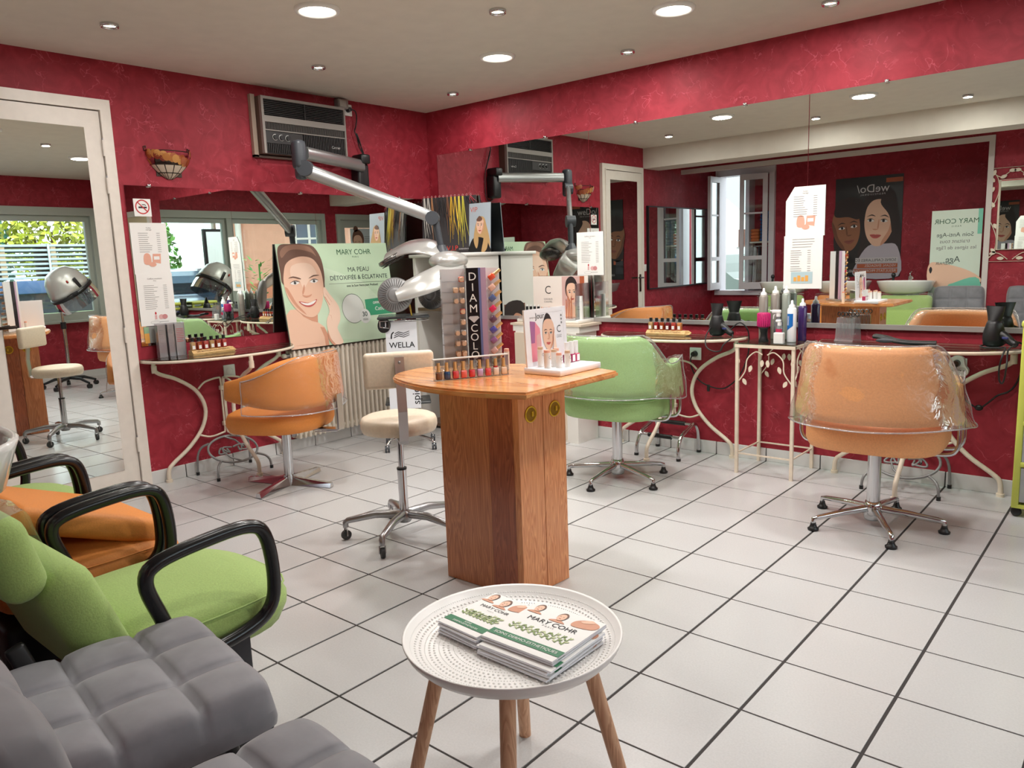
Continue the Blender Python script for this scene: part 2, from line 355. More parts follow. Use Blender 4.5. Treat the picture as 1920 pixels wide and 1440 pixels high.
# ================================================================ SETTING
TX, TY, X0, Y0 = .335, .333, .2388, .0095      # tile pitch and joint offsets
XW = 5.97                                       # shopfront wall
g = G().bb(-.12, 6.1, .12, -5.5, -.12, -.0022, GROUT)
floor = struct('floor', g)
def tile_mesh(w, d):
    return G().add([(0, 0, -.008), (w, 0, -.008), (w, d, -.008), (0, d, -.008), (.0015, .0015, 0), (w - .0015, .0015, 0), (w - .0015, d - .0015, 0), (.0015, d - .0015, 0)],
                   [(4, 5, 6, 7), (0, 1, 5, 4), (1, 2, 6, 5), (2, 3, 7, 6), (3, 0, 4, 7)], TILE)
xs = [0] + [X0 + TX * i for i in range(18)]; xs = [x for x in xs if x < XW] + [XW]
ys = [0] + [Y0 - TY * j for j in range(1, 17)]
rest = G(); proto = {}
for j in range(len(ys) - 1):
    for i in range(len(xs) - 1):
        w = xs[i + 1] - xs[i] - .0075; d = ys[j] - ys[j + 1] - .0042
        if w < .02: continue
        loc = (xs[i] + .00375, ys[j + 1] + .0021, 0)
        if j < 13:
            k = (round(w, 3), round(d, 3))
            if k not in proto:
                proto[k] = obj('tile', tile_mesh(w, d), floor); proto[k].location = loc
            else: inst('tile', proto[k], floor, loc)
        else:
            t = tile_mesh(w, d); rest.add(t.v, t.f, TILE, False, TR(loc))
ro = obj('tile_field', rest, floor); ro['kind'] = 'stuff'
g = G().bb(-.12, 6.12, .12, -5.5, H, H + .12, PLASTER); ceiling = struct('ceiling', g)
g = G().bb(0, XW, -3.46, -3.82, 2.30, H, PLASTER); struct('trim_1', g)['label'] = 'cream beam box across the ceiling'
g = G().bb(-.12, 0, .12, -5.4, 0, H, RED); wall_left = struct('wall_left', g)
g = G().bb(-.0, 6.12, 0, .12, 0, H, RED); wall_right = struct('wall_right', g)
# rear wall: stub with the ornate mirror, header over the alcove, alcove walls, entrance niche
g = G().bb(3.35, 3.78, -4.40, -4.55, 0, H, RED).bb(0, 3.35, -4.40, -4.55, 2.34, H, RED); struct('wall_rear', g)
g = G().bb(3.35, 3.47, -4.55, -5.4, 0, H, RED).bb(0, .06, -5.25, -5.4, 0, H, RED).bb(.06, .87, -5.25, -5.4, 0, .74, RED).bb(.06, .87, -5.25, -5.4, 2.37, H, RED).bb(.5, .87, -5.4, -5.5, 0, H, RED).bb(.87, 3.35, -5.25, -5.4, 0, H, RED)
struct('wall_alcove', g)
g = G().bb(3.47, 6.12, -5.4, -5.5, 0, H, RED); struct('wall_entrance', g)
WY0, WY1, WZ0, WZ1 = -.05, -3.32, .74, 2.17     # shopfront opening
DY0, DY1, DZ = -3.55, -4.72, 2.17
g = G().bb(XW, 6.12, 0, WY0, 0, H, RED).bb(XW, 6.12, WY0, WY1, 0, WZ0, RED).bb(XW, 6.12, WY0, WY1, WZ1, H, RED).bb(XW, 6.12, WY1, DY0, 0, H, RED)
g.bb(XW, 6.12, DY0, DY1, DZ, H, RED).bb(XW, 6.12, DY1, -5.5, 0, H, RED); struct('wall_window', g)
# alcove trim
TRIMG = mat('greyish_white_trim', (214, 204, 200), .5)
g = G().bb(0, 3.38, -4.405, -4.375, 2.285, 2.34, TRIMG).bb(3.33, 3.38, -4.405, -4.375, .0, 2.285, TRIMG); struct('trim_2', g)
# shopfront window
win = struct('window_1', G().bb(XW - .03, 6.12, WY0, WY1, WZ0, WZ0 + .05, GREYFR).bb(XW - .03, 6.12, WY0, WY1, WZ1 - .1, WZ1, GREYFR)
             .bb(XW - .03, 6.12, WY0, WY0 - .06, WZ0 + .05, WZ1 - .1, GREYFR).bb(XW - .03, 6.12, WY1, WY1 + .07, WZ0 + .05, WZ1 - .1, GREYFR).bb(XW - .02, 6.12, -1.56, -1.64, WZ0 + .05, WZ1 - .1, GREYFR))
for a, b in ((WY0 - .06, -1.56), (-1.64, WY1 + .07)):
    obj('sash', G().bb(6.0, 6.06, a, b, WZ0 + .05, WZ0 + .11, GREYFR).bb(6.0, 6.06, a, b, WZ1 - .17, WZ1 - .1, GREYFR).bb(6.0, 6.06, a, a - .05, WZ0 + .11, WZ1 - .17, GREYFR).bb(6.0, 6.06, b, b + .05, WZ0 + .11, WZ1 - .17, GREYFR), win)
    obj('pane', G().bb(6.028, 6.032, a - .05, b + .05, WZ0 + .11, WZ1 - .17, PANE), win)
obj('window_sill', G().rbox((XW - .05, (WY0 + WY1) / 2, WZ0 - .005), (.16, abs(WY1 - WY0) + .08, .03), .006, GREYFR), win)
# glazed entrance door
POSTB = mat('poster_pale_blue', (206, 222, 226), .5); TEAL = mat('poster_teal', (90, 150, 175), .5)
dr = struct('door_2', G().bb(XW - .03, 6.12, DY0, DY0 - .08, 0, DZ, GREYFR).bb(XW - .03, 6.12, DY1, DY1 + .08, 0, DZ, GREYFR).bb(XW - .03, 6.12, DY0 - .08, DY1 + .08, DZ - .09, DZ, GREYFR))
obj('door_leaf', G().bb(6.0, 6.05, DY0 - .08, DY0 - .2, .01, DZ - .09, GREYFR).bb(6.0, 6.05, DY1 + .08, DY1 + .2, .01, DZ - .09, GREYFR).bb(6.0, 6.05, DY0 - .2, DY1 + .2, .01, .3, GREYFR).bb(6.0, 6.05, DY0 - .2, DY1 + .2, DZ - .22, DZ - .09, GREYFR), dr)
obj('pane', G().bb(6.022, 6.027, DY0 - .2, DY1 + .2, .3, DZ - .22, PANE), dr)
obj('handle', G().tube([(5.99, -4.56, 1.05), (5.93, -4.56, 1.05), (5.93, -4.44, 1.05)], .011, STEEL).rbox((5.99, -4.56, 1.0), (.012, .04, .22), .004, STEEL), dr)
g = G(); M = PM((5.995, -4.1, 1.6), (0, 1, 0), (0, 0, 1)) @ RY(pi)      # poster fixed on the door glass, facing in
g.rect(-.24, -.34, .24, .34, POSTB, M, 0); g.blob([(-.22, -.3), (0, -.2), (.22, -.28), (.22, -.34), (-.22, -.34)], TEAL, M, 1)
g.blob([(-.2, .12), (-.17, .28), (-.06, .32), (.03, .24), (.04, .1), (-.08, .0)], HAIRB, M, 1); g.oval(-.12, .33, .05, .05, HAIRB, M, 1)
face(g, M, -.08, .06, .27, SKIN, SKIN2, HAIRB, LIP, 2, .1, -.5); g.lines(.06, .2, .22, 4, .03, INK, M, .004, 3, False)
tag(obj('door_poster', g), 'pale blue beauty poster with a woman fixed on the entrance door glass', 'poster')
# plain white door at the end of the mirror wall, beyond the frame
d3 = struct('door_3', G().bb(5.02, 5.09, -.03, 0, 0, 2.1, WHITEP).bb(5.84, 5.91, -.03, 0, 0, 2.1, WHITEP).bb(5.09, 5.84, -.03, 0, 2.03, 2.1, WHITEP))
obj('door_leaf', G().bb(5.09, 5.84, -.015, 0, .01, 2.03, mat('beige_door', (214, 196, 160), .5)), d3)
# mirrored door on the left wall
F0, F1, FZ = -2.553, -3.41, 2.302
d1 = struct('door_1', G().bb(0, .035, F0, F0 - .062, 0, FZ, WHITEP).bb(0, .035, F1 + .062, F1, 0, FZ, WHITEP).bb(0, .035, F0 - .062, F1 + .062, FZ - .062, FZ, WHITEP).bb(.035, .045, F0 - .05, F0 - .062, 0, FZ - .062, WHITEP).bb(.035, .045, F1 + .062, F1 + .05, 0, FZ - .062, WHITEP).bb(.035, .045, F0 - .05, F1 + .05, FZ - .062, FZ - .05, WHITEP))
lf = obj('door_leaf', G().bb(.0, .028, F0 - .066, F1 + .066, .008, FZ - .068, WHITEP), d1)
lf.matrix_basis = TR((.028, F0 - .066, 0)) @ RZ(.02) @ TR((-.028, -(F0 - .066), 0))      # not quite shut
obj('mirror_panel', G().bb(.028, .031, -2.709, -3.25, .138, 2.138, MIRROR), lf)
for z in (2.03, 1.82, .95, .28): obj('hinge', G().cyl((.04, F0 - .064, z - .045), (.04, F0 - .064, z + .045), .007, WHITEP, seg=8).cyl((.04, F0 - .064, z + .045), (.04, F0 - .064, z + .055), .005, STEEL, seg=8), lf)
IRONB = mat('dark_bronze', (60, 48, 40), .4, .6)
obj('handle', G().tube([(.03, -3.30, 1.05), (.075, -3.30, 1.05), (.078, -3.2, 1.052)], .009, IRONB).rbox((.032, -3.30, .99), (.008, .035, .2), .003, IRONB), lf)
# skirting tiles
def skirt(name, segs, axis):
    r = struct(name, G().bb(*(segs[0], segs[-1], 0, -.005, 0, .08, GROUT) if axis == 'x' else (0, .005, segs[0], segs[-1], 0, .08, GROUT)))
    for a, b in zip(segs[:-1], segs[1:]):
        w = abs(b - a) - .006
        if w < .02: continue
        g = G().rbox((0, 0, 0), (w, .012, .083) if axis == 'x' else (.012, w, .083), .002, SKTILE, 1, smooth=False)
        o = obj('skirting_tile', g, r); o.location = ((a + b) / 2, -.006, .0415) if axis == 'x' else (.006, (a + b) / 2, .0415)
skirt('baseboard_right', [x for x in xs if x <= 5.0] + [5.0], 'x')
skirt('baseboard_left', [y for y in ys if y > F0] + [F0 + .004], 'y')
struct('baseboard_window', G().bb(XW - .012, XW, 0, DY0, 0, .083, SKTILE)); struct('baseboard_rear', G().bb(3.38, 3.78, -4.388, -4.4, 0, .083, SKTILE))
# alcove casement window: frame, both leaves swung inwards
WL = mat('lilac_white_window_paint', (222, 218, 224), .4)
w2 = struct('window_2', G().bb(.06, .13, -5.22, -5.4, .8, 2.29, WL).bb(.80, .87, -5.2, -5.4, .8, 2.29, WL).bb(.06, .87, -5.22, -5.4, 2.29, 2.37, WL).bb(.06, .87, -5.2, -5.4, .74, .8, WL).bb(.48, .53, -5.22, -5.4, .8, 2.29, WL))
def leaf(hinge, ang, flip):
    M = TR(hinge) @ RZ(ang); w, z0, z1, s = .345, .82, 2.28, (-1 if flip else 1)
    g = G()
    for a, b, c, e in ((0, .06, z0, z1), (w - .05, w, z0, z1), (.06, w - .05, z0, z0 + .09), (.06, w - .05, z1 - .07, z1), (.06, w - .05, 1.2, 1.25)): g.bb(s * a, s * b, -.02, .02, c, e, WL, M)
    g.bb(s * .06, s * (w - .05), -.012, .012, 1.78, 1.8, WL, M)
    lo = obj('casement_leaf', g, w2)
    obj('pane', G().bb(s * .06, s * (w - .05), -.002, .002, z0 + .09, 1.2, PANE, M).bb(s * .06, s * (w - .05), -.002, .002, 1.25, z1 - .07, PANE, M), lo)
leaf((.135, -5.2, 0), rad(88), False)
leaf((.795, -5.175, 0), rad(-14), True)
# ================================================================ MIRRORS
def clip(parent, x, y, z): return obj('clip', G().rbox((x, y, z), (.022, .022, .018), .003, CHROME), parent)
for i, (a, b, lb) in enumerate(((.11, 1.612, 'large frameless wall mirror nearest the room corner, behind the white display cabinets'), (1.616, 3.135, 'large frameless wall mirror above the socket and the green chair'), (3.139, 4.77, 'large frameless wall mirror behind the orange chair with its back turned'))):
    t = tag(obj('wall_mirror', G().bb(a, b, -.001, -.006, .878, 2.178, MIRROR)), lb, 'mirror', 'mirrors along the long red wall')
    t.data.name = 'wall_mirror'
    for f in (.25, .75): clip(t, a + (b - a) * f, -.008, 2.18)
struct('trim_3', G().bb(.70, 4.77, -.001, -.022, .852, .878, mat('grey_aluminium_rail', (176, 172, 170), .35, .5)))
t = tag(obj('wall_mirror', G().bb(.001, .006, -2.512, -.10, .868, 1.832, MIRROR)), 'long frameless wall mirror beside the white mirrored door', 'mirror')
for y in (-2.365, -1.283, -.354): clip(t, .008, y, 1.834)
# black-edged mirror on the left wall inside the alcove
t = thing('black_framed_mirror', 'wide black-edged mirror hanging beyond the white door, seen in the reflection', 'mirror', (0, -4.28, 1.39))
obj('frame', G().bb(.0, .03, -.76, .76, -.49, .49, BLACK), t); obj('mirror_glass', G().bb(.03, .032, -.745, .745, -.475, .475, MIRROR), t)
# light switch
t = thing('light_switch', 'small white light switch beside the door handle side', 'switch', (0, -3.46, 1.16))
obj('plate', G().rbox((.006, 0, 0), (.012, .08, .08), .003, WHITE), t); obj('rocker', G().rbox((.013, 0, 0), (.008, .035, .05), .002, WHITE), t)
# ================================================================ CEILING LIGHTS
EMB = mat('lit_lamp_glass', (255, 246, 228), .5, emit=9.0)
EMS = mat('lit_spot_glass', (255, 240, 214), .5, emit=14.0)
def downlight(x, y, r, big, where):
    t = thing('ceiling_downlight' if big else 'ceiling_spotlight', where, 'light', (x, y, H), 0, 'large round ceiling downlights' if big else 'small ceiling spotlights')
    obj('trim_ring', G().lathe([(r * .78, -.004), (r * .82, -.016), (r * .95, -.016), (r, -.008), (r, 0)], WHITE if big else CHROME, 28), t)
    obj('lamp', G().lathe([(0, -.007), (r * .5, -.0075), (r * .79, -.004)], EMB if big else EMS, 24), t)
    l = bpy.data.lights.new('lamp_light', 'AREA'); l.shape = 'DISK'; l.size = r * 1.5; l.energy = LAMP_BIG if big else LAMP_SMALL; l.color = (1, .965, .925)
    o = bpy.data.objects.new('lamp_light', l); COL.objects.link(o); o.parent = t; o.location = (0, 0, -.02)
for x, y, s in ((1.57, -2.2, 'large round ceiling downlight left of centre, nearest the camera side'), (2.776, -.926, 'large round ceiling downlight over the front of the long mirrors'), (1.579, -.905, 'large round ceiling downlight furthest back towards the room corner'),
                (2.77, -2.25, 'large round ceiling downlight over the wooden counter, seen in the mirrors'), (4.0, -1.0, 'large round ceiling downlight near the shop window, seen in the mirrors'), (4.0, -2.3, 'large round ceiling downlight above the waiting area, outside the picture')):
    downlight(x, y, .108, True, s)
for x, y, s in ((.70, -2.8, 'small ceiling spotlight in front of the mirrored door'), (.687, -1.556, 'small ceiling spotlight in front of the air conditioner'), (.684, -.378, 'small ceiling spotlight closest to the room corner'),
                (2.183, -.402, 'small ceiling spotlight above the green chair at the mirrors'), (2.15, -1.552, 'small ceiling spotlight at the top centre of the picture'), (3.378, -.424, 'small ceiling spotlight above the orange chair at the top edge'),
                (2.13, -3.0, 'small ceiling spotlight near the beam, mirrored above the leaf stand'), (3.378, -3.0, 'small ceiling spotlight near the beam, mirrored at the far right'), (3.3, -1.6, 'small ceiling spotlight over the middle of the room, seen in the door mirror')):
    downlight(x, y, .043, False, s)
# ================================================================ LARGE FURNITURE
def cushion(g, c, rx, ry, z0, z1, m, n=3.0, edge=.03, dome=.012, seg=36, M=None, seam=False):
    """upholstered pad with a superellipse outline, rolled edges and a slightly domed top"""
    prof = [(0, 0), (.6, 0), (1 - edge / rx, 0), (1 - .35 * edge / rx, .15 * edge), (1, edge), (1, (z1 - z0) - edge), (1 - .3 * edge / rx, (z1 - z0) - .25 * edge), (1 - edge / rx, z1 - z0 + dome * .25), (.6, z1 - z0 + dome * .8), (0, z1 - z0 + dome)]
    def fn(u, v):
        a = 2 * pi * u; k = v * (len(prof) - 1); i = min(int(k), len(prof) - 2); t = k - i
        s = prof[i][0] * (1 - t) + prof[i + 1][0] * t; z = prof[i][1] * (1 - t) + prof[i + 1][1] * t
        ca, sa = cos(a), sin(a); q = (abs(ca) ** n + abs(sa) ** n) ** (-1 / n)
        return (c[0] + rx * s * q * ca, c[1] + ry * s * q * sa, z0 + z)
    g.surf(fn, seg, (len(prof) - 1) * 2, m, True, False, M); return g
# ---- wooden counter
cx0 = thing('wooden_counter', 'varnished pine counter with a rounded top, in the middle of the room', 'counter')
W1 = wood('pine_brown', (172, 102, 62), (204, 132, 86)); W2 = wood('pine_red', (138, 70, 44), (176, 98, 64)); W3 = wood('pine_orange', (200, 122, 74), (230, 160, 106)); W4 = wood('pine_top', (206, 134, 80), (232, 168, 108), (.8, 5, 5), .22, .5, .8)
CP = [V((2.545, -2.467, 0)), V((2.955, -2.458, 0)), V((2.972, -2.187, 0)), V((2.505, -2.182, 0))]
cen = sum(CP, V()) / 4
obj('core', G().prism([tuple((cen + (p - cen) * .93)[:2]) for p in CP], .0, .825, W2), cx0)
def board(a, b, f0, f1, m):
    p, q = a.lerp(b, f0), a.lerp(b, f1); inn = [(x + (cen - x).normalized() * .028) for x in (p, q)]
    return G().prism([tuple(p[:2]), tuple(q[:2]), tuple(inn[1][:2]), tuple(inn[0][:2])], .002, .832, m)
for a, b, parts in ((0, 1, ((0, .63, W1), (.632, .93, W2), (.932, 1, W3))), (1, 2, ((0, .5, W3), (.512, 1, W3))), (2, 3, ((0, .49, W1), (.5, 1, W2))), (3, 0, ((0, .495, W1), (.505, 1, W2)))):
    for f0, f1, m in parts: obj('board', board(CP[a], CP[b], f0, f1, m), cx0)
for a, b, f in ((1, 2, .25), (1, 2, .76), (3, 0, .3), (3, 0, .75)):
    p = CP[a].lerp(CP[b], f); dr_ = (CP[b] - CP[a]).normalized(); nn = V((dr_.y, -dr_.x, 0)); p = p + V((0, 0, .728)) + nn * .002
    M = PM(p, dr_, (0, 0, 1))
    obj('brass_ring', G().lathe([(.026, .0), (.027, .003), (.031, .003), (.033, 0)], BRASS, 24, M).lathe([(0, .0005), (.026, .0005)], mat('amber_grommet', (150, 112, 20), .3, .3), 20, M).rbox((.008, 0, .002), (.012, .02, .004), .002, BRASS, M=M), cx0)
TOPO = [(3.12, -2.605)] + cr2([(3.12, -2.024), (2.838, -1.963), (2.557, -2.061), (2.343, -2.22), (2.291, -2.379), (2.38, -2.565), (2.651, -2.668), (2.931, -2.659), (3.12, -2.605)], 6, False)[:-1]  # outline scaled about the camera from a lower counter height
def shrink(P, k): return [(cen.x + (x - cen.x) * k, cen.y + (y - cen.y) * k) for x, y in P]
tp = G().prism(shrink(TOPO, .985), .848, .857, W4).prism(TOPO, .838, .849, W4).prism(shrink(TOPO, .975), .831, .839, W4)
obj('counter_top', tp, cx0)
# ---- five-star base, used by the salon chairs
def star_base(t, n, r, a0, hub_z, glide=True, m=CHROME):
    obj('hub', G().lathe([(.0, .03), (.035, .03), (.042, .05), (.04, .1), (.034, .12), (.0, .122)], m, 20), t)
    for i in range(n):
        a = a0 + 2 * pi * i / n; c, s = cos(a), sin(a)
        g = G().tube([(c * .03, s * .03, .085), (c * r * .5, s * r * .5, .075), (c * r * .92, s * r * .92, .06), (c * r, s * r, .054), (c * r, s * r, .036)], [.017, .015, .012, .0115, .01], m, 10)
        lg = obj('leg', g, t)
        obj('glide', G().lathe([(0, 0), (.024, 0), (.026, .01), (.018, .016), (.013, .03), (.012, .038), (0, .038)], BLACK, 16, TR((c * r, s * r, 0))), lg)
def shell(g, path, ztop, zbot, th, m, flare=.16, off=0, nu=40, inner=True, M=None):
    P = cr2([(x, y, 0) for x, y in path], 8, False); N = len(P) - 1
    def st(u):
        k = u * N; i = min(int(k), N - 1); t = k - i; p = V(P[i]).lerp(V(P[i + 1]), t); tg = (V(P[i + 1]) - V(P[i])).normalized()
        return p, V((-tg.y, tg.x, 0))
    cs = [(-.5, .12), (-.5, .35), (-.5, .65), (-.5, .9), (-.35, .985), (0, 1.0), (.35, .985), (.5, .9), (.5, .65), (.5, .35), (.5, .12), (.35, .015), (0, 0), (-.35, .015)]
    def fn(u, v):
        p, n = st(u); w = 2 * u - 1; k = int(round(v * len(cs))) % len(cs); o, h = cs[k]
        e = max(0, (abs(w) - .93) / .07); sh = sqrt(max(0.0, 1 - e * e)) if e < 1 else .05
        zt, zb = ztop(w), zbot(w); mid = (zt + zb) / 2; z = mid + (zb + (zt - zb) * h - mid) * (.35 + .65 * sh)
        q = p + n * ((o * th * sh) + off) + n * flare * (z - zb) * (1 if flare else 0)
        return (q.x, q.y, z)
    return g.surf(fn, nu, len(cs), m, False, True, M)
def film_shell(g, path, ztop, zbot, off, m, flare, nu=44, M=None, wr=.006, seed=2, skirt=0):
    P = cr2([(x, y, 0) for x, y in path], 8, False); N = len(P) - 1; rg = random.Random(seed); ph = [rg.uniform(0, 6) for _ in range(6)]
    def fn(u, v):
        k = u * N; i = min(int(k), N - 1); t = k - i; p = V(P[i]).lerp(V(P[i + 1]), t); tg = (V(P[i + 1]) - V(P[i])).normalized(); n = V((-tg.y, tg.x, 0)); w = 2 * u - 1
        zt, zb = ztop(w) + .008, zbot(w)
        if v < .75: h = v / .75; o = off; z = zb + (zt - zb) * h; fo = flare * (z - zb)
        else: a = (v - .75) / .25; o = off - a * 2 * off * 1.0; z = zt - .03 * max(0, a - .5); fo = flare * (zt - zb)
        o += skirt * max(0, 1 - v / .4) ** 2 * (.5 + .5 * sm(.2, .7, abs(w)))
        o += wr * (sin(17 * u + 9 * v + ph[0]) + .7 * sin(31 * u - 14 * v + ph[1])) * (1 - min(v, .75))
        q = p + n * (o + fo); return (q.x, q.y, z)
    g.surf(fn, nu, 16, m, False, False, M)
    g.tube([fn(i / nu, 0) for i in range(nu + 1)], .0035, HEM, 6, False, M); g.tube([fn(i / nu, .75) for i in range(nu + 1)], .003, HEM, 6, False, M)
    g.tube([fn(0, j / 12 * .75) for j in range(13)], .003, HEM, 6, False, M); g.tube([fn(1, j / 12 * .75) for j in range(13)], .003, HEM, 6, False, M); return g
def sm(a, b, x): t = max(0, min(1, (x - a) / (b - a))); return t * t * (3 - 2 * t)
def tub_chair(label, loc, rz, fab, top, a0, film, group):
    t = thing('salon_chair', label, 'chair', loc, rz, group)
    star_base(t, 5, .30, a0 - rz, .12)
    obj('column', G().cyl((0, 0, .11), (0, 0, .39), .03, CHROME, seg=20).cyl((0, 0, .375), (0, 0, .398), .09, STEEL, seg=20), t)
    obj('seat', cushion(G(), (0, .03, 0), .295, .285, .395, .535, fab, 3.2, .035), t)
    path = [(.305, .21), (.315, .06), (.30, -.13), (.19, -.27), (0, -.31), (-.19, -.27), (-.30, -.13), (-.315, .06), (-.305, .21)]
    zt = lambda w: top - (top - .695) * sm(.40, .72, abs(w)) + .03 * sm(.8, 1, abs(w)); zb = lambda w: .545 - .05 * sm(.4, .9, abs(w))
    obj('shell_back', shell(G(), path, zt, zb, .07, fab, -.12), t)
    obj('seat_piping', G().tube([(.297 * (abs(cos(a)) ** 3.2 + abs(sin(a)) ** 3.2) ** (-1 / 3.2) * cos(a), .03 + .287 * (abs(cos(a)) ** 3.2 + abs(sin(a)) ** 3.2) ** (-1 / 3.2) * sin(a), .512) for a in [2 * pi * i / 40 for i in range(40)]], .0035, fab, 6, True), t)
    for s in (-1, 1):
        for y in (.0, .13):
            obj('side_tube', G().tube(cr2([(s * .335, y, .56), (s * .342, y, .48), (s * .335, y - .005, .41), (s * .28, y - .01, .382), (s * .06, y - .02, .382)], 5, False), .009, CHROME, 8), t)
    if film:
        obj('plastic_cover', film_shell(G(), path, zt, (lambda w: .54 - .05 * sm(.4, .9, abs(w))) if film == 1 else (lambda w: .53 - .02 * w - .05 * sm(.4, .9, abs(w))), .042, FILM, -.12, wr=.003 if film == 1 else .007, skirt=.0 if film == 1 else .028), t)
    return t
tub_chair('soft green tub chair on a five-star chrome base, facing the wall mirrors', (2.35, -.84, 0), rad(4), GREENV, .875, rad(-88), 1, 'tub chairs at the mirrors')
oc = tub_chair('pale orange tub chair under a loose clear plastic cover, back to the camera', (3.783, -.85, 0), rad(2), ORANGEV, .885, rad(-60), 2, 'tub chairs at the mirrors')
for k in kids(oc):
    if k.name.startswith('shell_back'): k.data.materials[0] = stained('stained_orange_fabric', (232, 164, 108), (206, 122, 58), (-.15, -.37, .79), .075)
# ---- orange chair with the wrap-around band, left console
t = thing('salon_chair', 'bright orange chair with a wrap-around plastic-covered back on a four-arm flat base', 'chair', (.75, -2.04, 0), rad(115))
for i in range(4):
    a = rad(-115 + 20) + i * pi / 2; M = RZ(a)
    obj('base_arm', G().add([(.02, -.022, .0), (.30, -.02, .004), (.30, .02, .004), (.02, .022, .0), (.02, -.012, .055), (.30, -.012, .03), (.30, .012, .03), (.02, .012, .055)], [(3, 2, 1, 0), (4, 5, 6, 7), (0, 1, 5, 4), (1, 2, 6, 5), (2, 3, 7, 6), (3, 0, 4, 7)], CHROME, False, M), t)
obj('column', G().cyl((0, 0, 0), (0, 0, .065), .034, CHROME, seg=20).cyl((0, 0, .06), (0, 0, .37), .029, CHROME, seg=20), t)
obj('seat', cushion(G(), (0, .02, 0), .30, .29, .365, .475, ORANGEF, 2.7, .04), t)
pth = [(.28, .19), (.325, .04), (.31, -.13), (.2, -.27), (0, -.325), (-.2, -.27), (-.31, -.13), (-.325, .04), (-.28, .19)]
zt = lambda w: .815 - .13 * sm(.25, 1, abs(w)); zb = lambda w: .515 + .06 * sm(.3, 1, abs(w))
obj('back_band', shell(G(), pth, zt, zb, .065, ORANGEF, -.08), t)
obj('plastic_cover', film_shell(G(), pth[1:-1], zt, lambda w: .485 + .02 * abs(w), .042, FILM, -.08, wr=.004, seed=5), t)
obj('back_strut', G().tube([(0, -.2, .335), (0, -.345, .345), (0, -.372, .40), (0, -.372, .56)], .004, CHROME, 6).bb(-.032, .032, -.378, -.368, .36, .57, CHROME).bb(-.032, .032, -.37, -.15, .352, .362, CHROME), t)
# ---- cream work stool
SR = rad(-36)                                      # direction of the backrest side
t = thing('work_stool', 'cream vinyl work stool with a small backrest and chrome castor base beside the counter', 'stool', (2.025, -2.24, 0), SR)
obj('hub', G().lathe([(0, .075), (.03, .075), (.045, .1), (.04, .13), (0, .135)], STEEL, 20), t)
for i in range(5):
    a = rad(-135) - SR + i * 2 * pi / 5; c, s = cos(a), sin(a); r = .285
    lg = obj('leg', G().tube([(c * .02, s * .02, .115), (c * .14, s * .14, .118), (c * (r - .01), s * (r - .01), .095), (c * r, s * r, .085), (c * r, s * r, .062)], [.022, .019, .015, .015, .014], STEEL, 10), t)
    b = a + .6
    cs = obj('castor', G().cyl((c * r - sin(b) * .009, s * r + cos(b) * .009, .024), (c * r + sin(b) * .009, s * r - cos(b) * .009, .024), .024, mat('rubber_wheel', (58, 60, 60), .6), seg=16), lg)
    obj('castor_fork', G().tube([(c * r - sin(b) * .013, s * r + cos(b) * .013, .02), (c * r - sin(b) * .013, s * r + cos(b) * .013, .056), (c * r + sin(b) * .013, s * r - cos(b) * .013, .056), (c * r + sin(b) * .013, s * r - cos(b) * .013, .02)], .004, STEEL, 6), lg)
obj('column', G().cyl((0, 0, .13), (0, 0, .335), .022, CHROME, seg=18).cyl((0, 0, .335), (0, 0, .345), .024, BLACK, seg=18).cyl((0, 0, .34), (0, 0, .54), .014, CHROME, seg=16), t)
obj('seat', cushion(G(), (0, 0, 0), .182, .182, .525, .60, CREAMV, 2.0, .025, .01), t)
obj('back_strut', G().add([(x, y, z) for x, z in ((.0, .515), (.21, .515), (.225, .53), (.232, .66), (.215, .78), (.208, .905)) for y in (-.021, .021)] + [(x, y, z) for x, z in ((.0, .507), (.216, .507), (.234, .526), (.241, .66), (.224, .78), (.217, .905)) for y in (-.021, .021)],
    [(2 * i, 2 * i + 1, 2 * i + 3, 2 * i + 2) for i in range(5)] + [(12 + 2 * i, 14 + 2 * i, 15 + 2 * i, 13 + 2 * i) for i in range(5)] + [(2 * i, 2 * i + 2, 14 + 2 * i, 12 + 2 * i) for i in range(5)] + [(2 * i + 1, 13 + 2 * i, 15 + 2 * i, 2 * i + 3) for i in range(5)] + [(10, 11, 23, 22)], mat('satin_chrome', (200, 200, 202), .3, .85)), t)
obj('backrest', G().rbox((.178, 0, .842), (.045, .315, .165), .02, CREAMV, 4), t)
for z in (.79, .88): obj('screw', G().ell((.219, 0, z), (.005, .007, .007), STEEL, 10, 6), t)
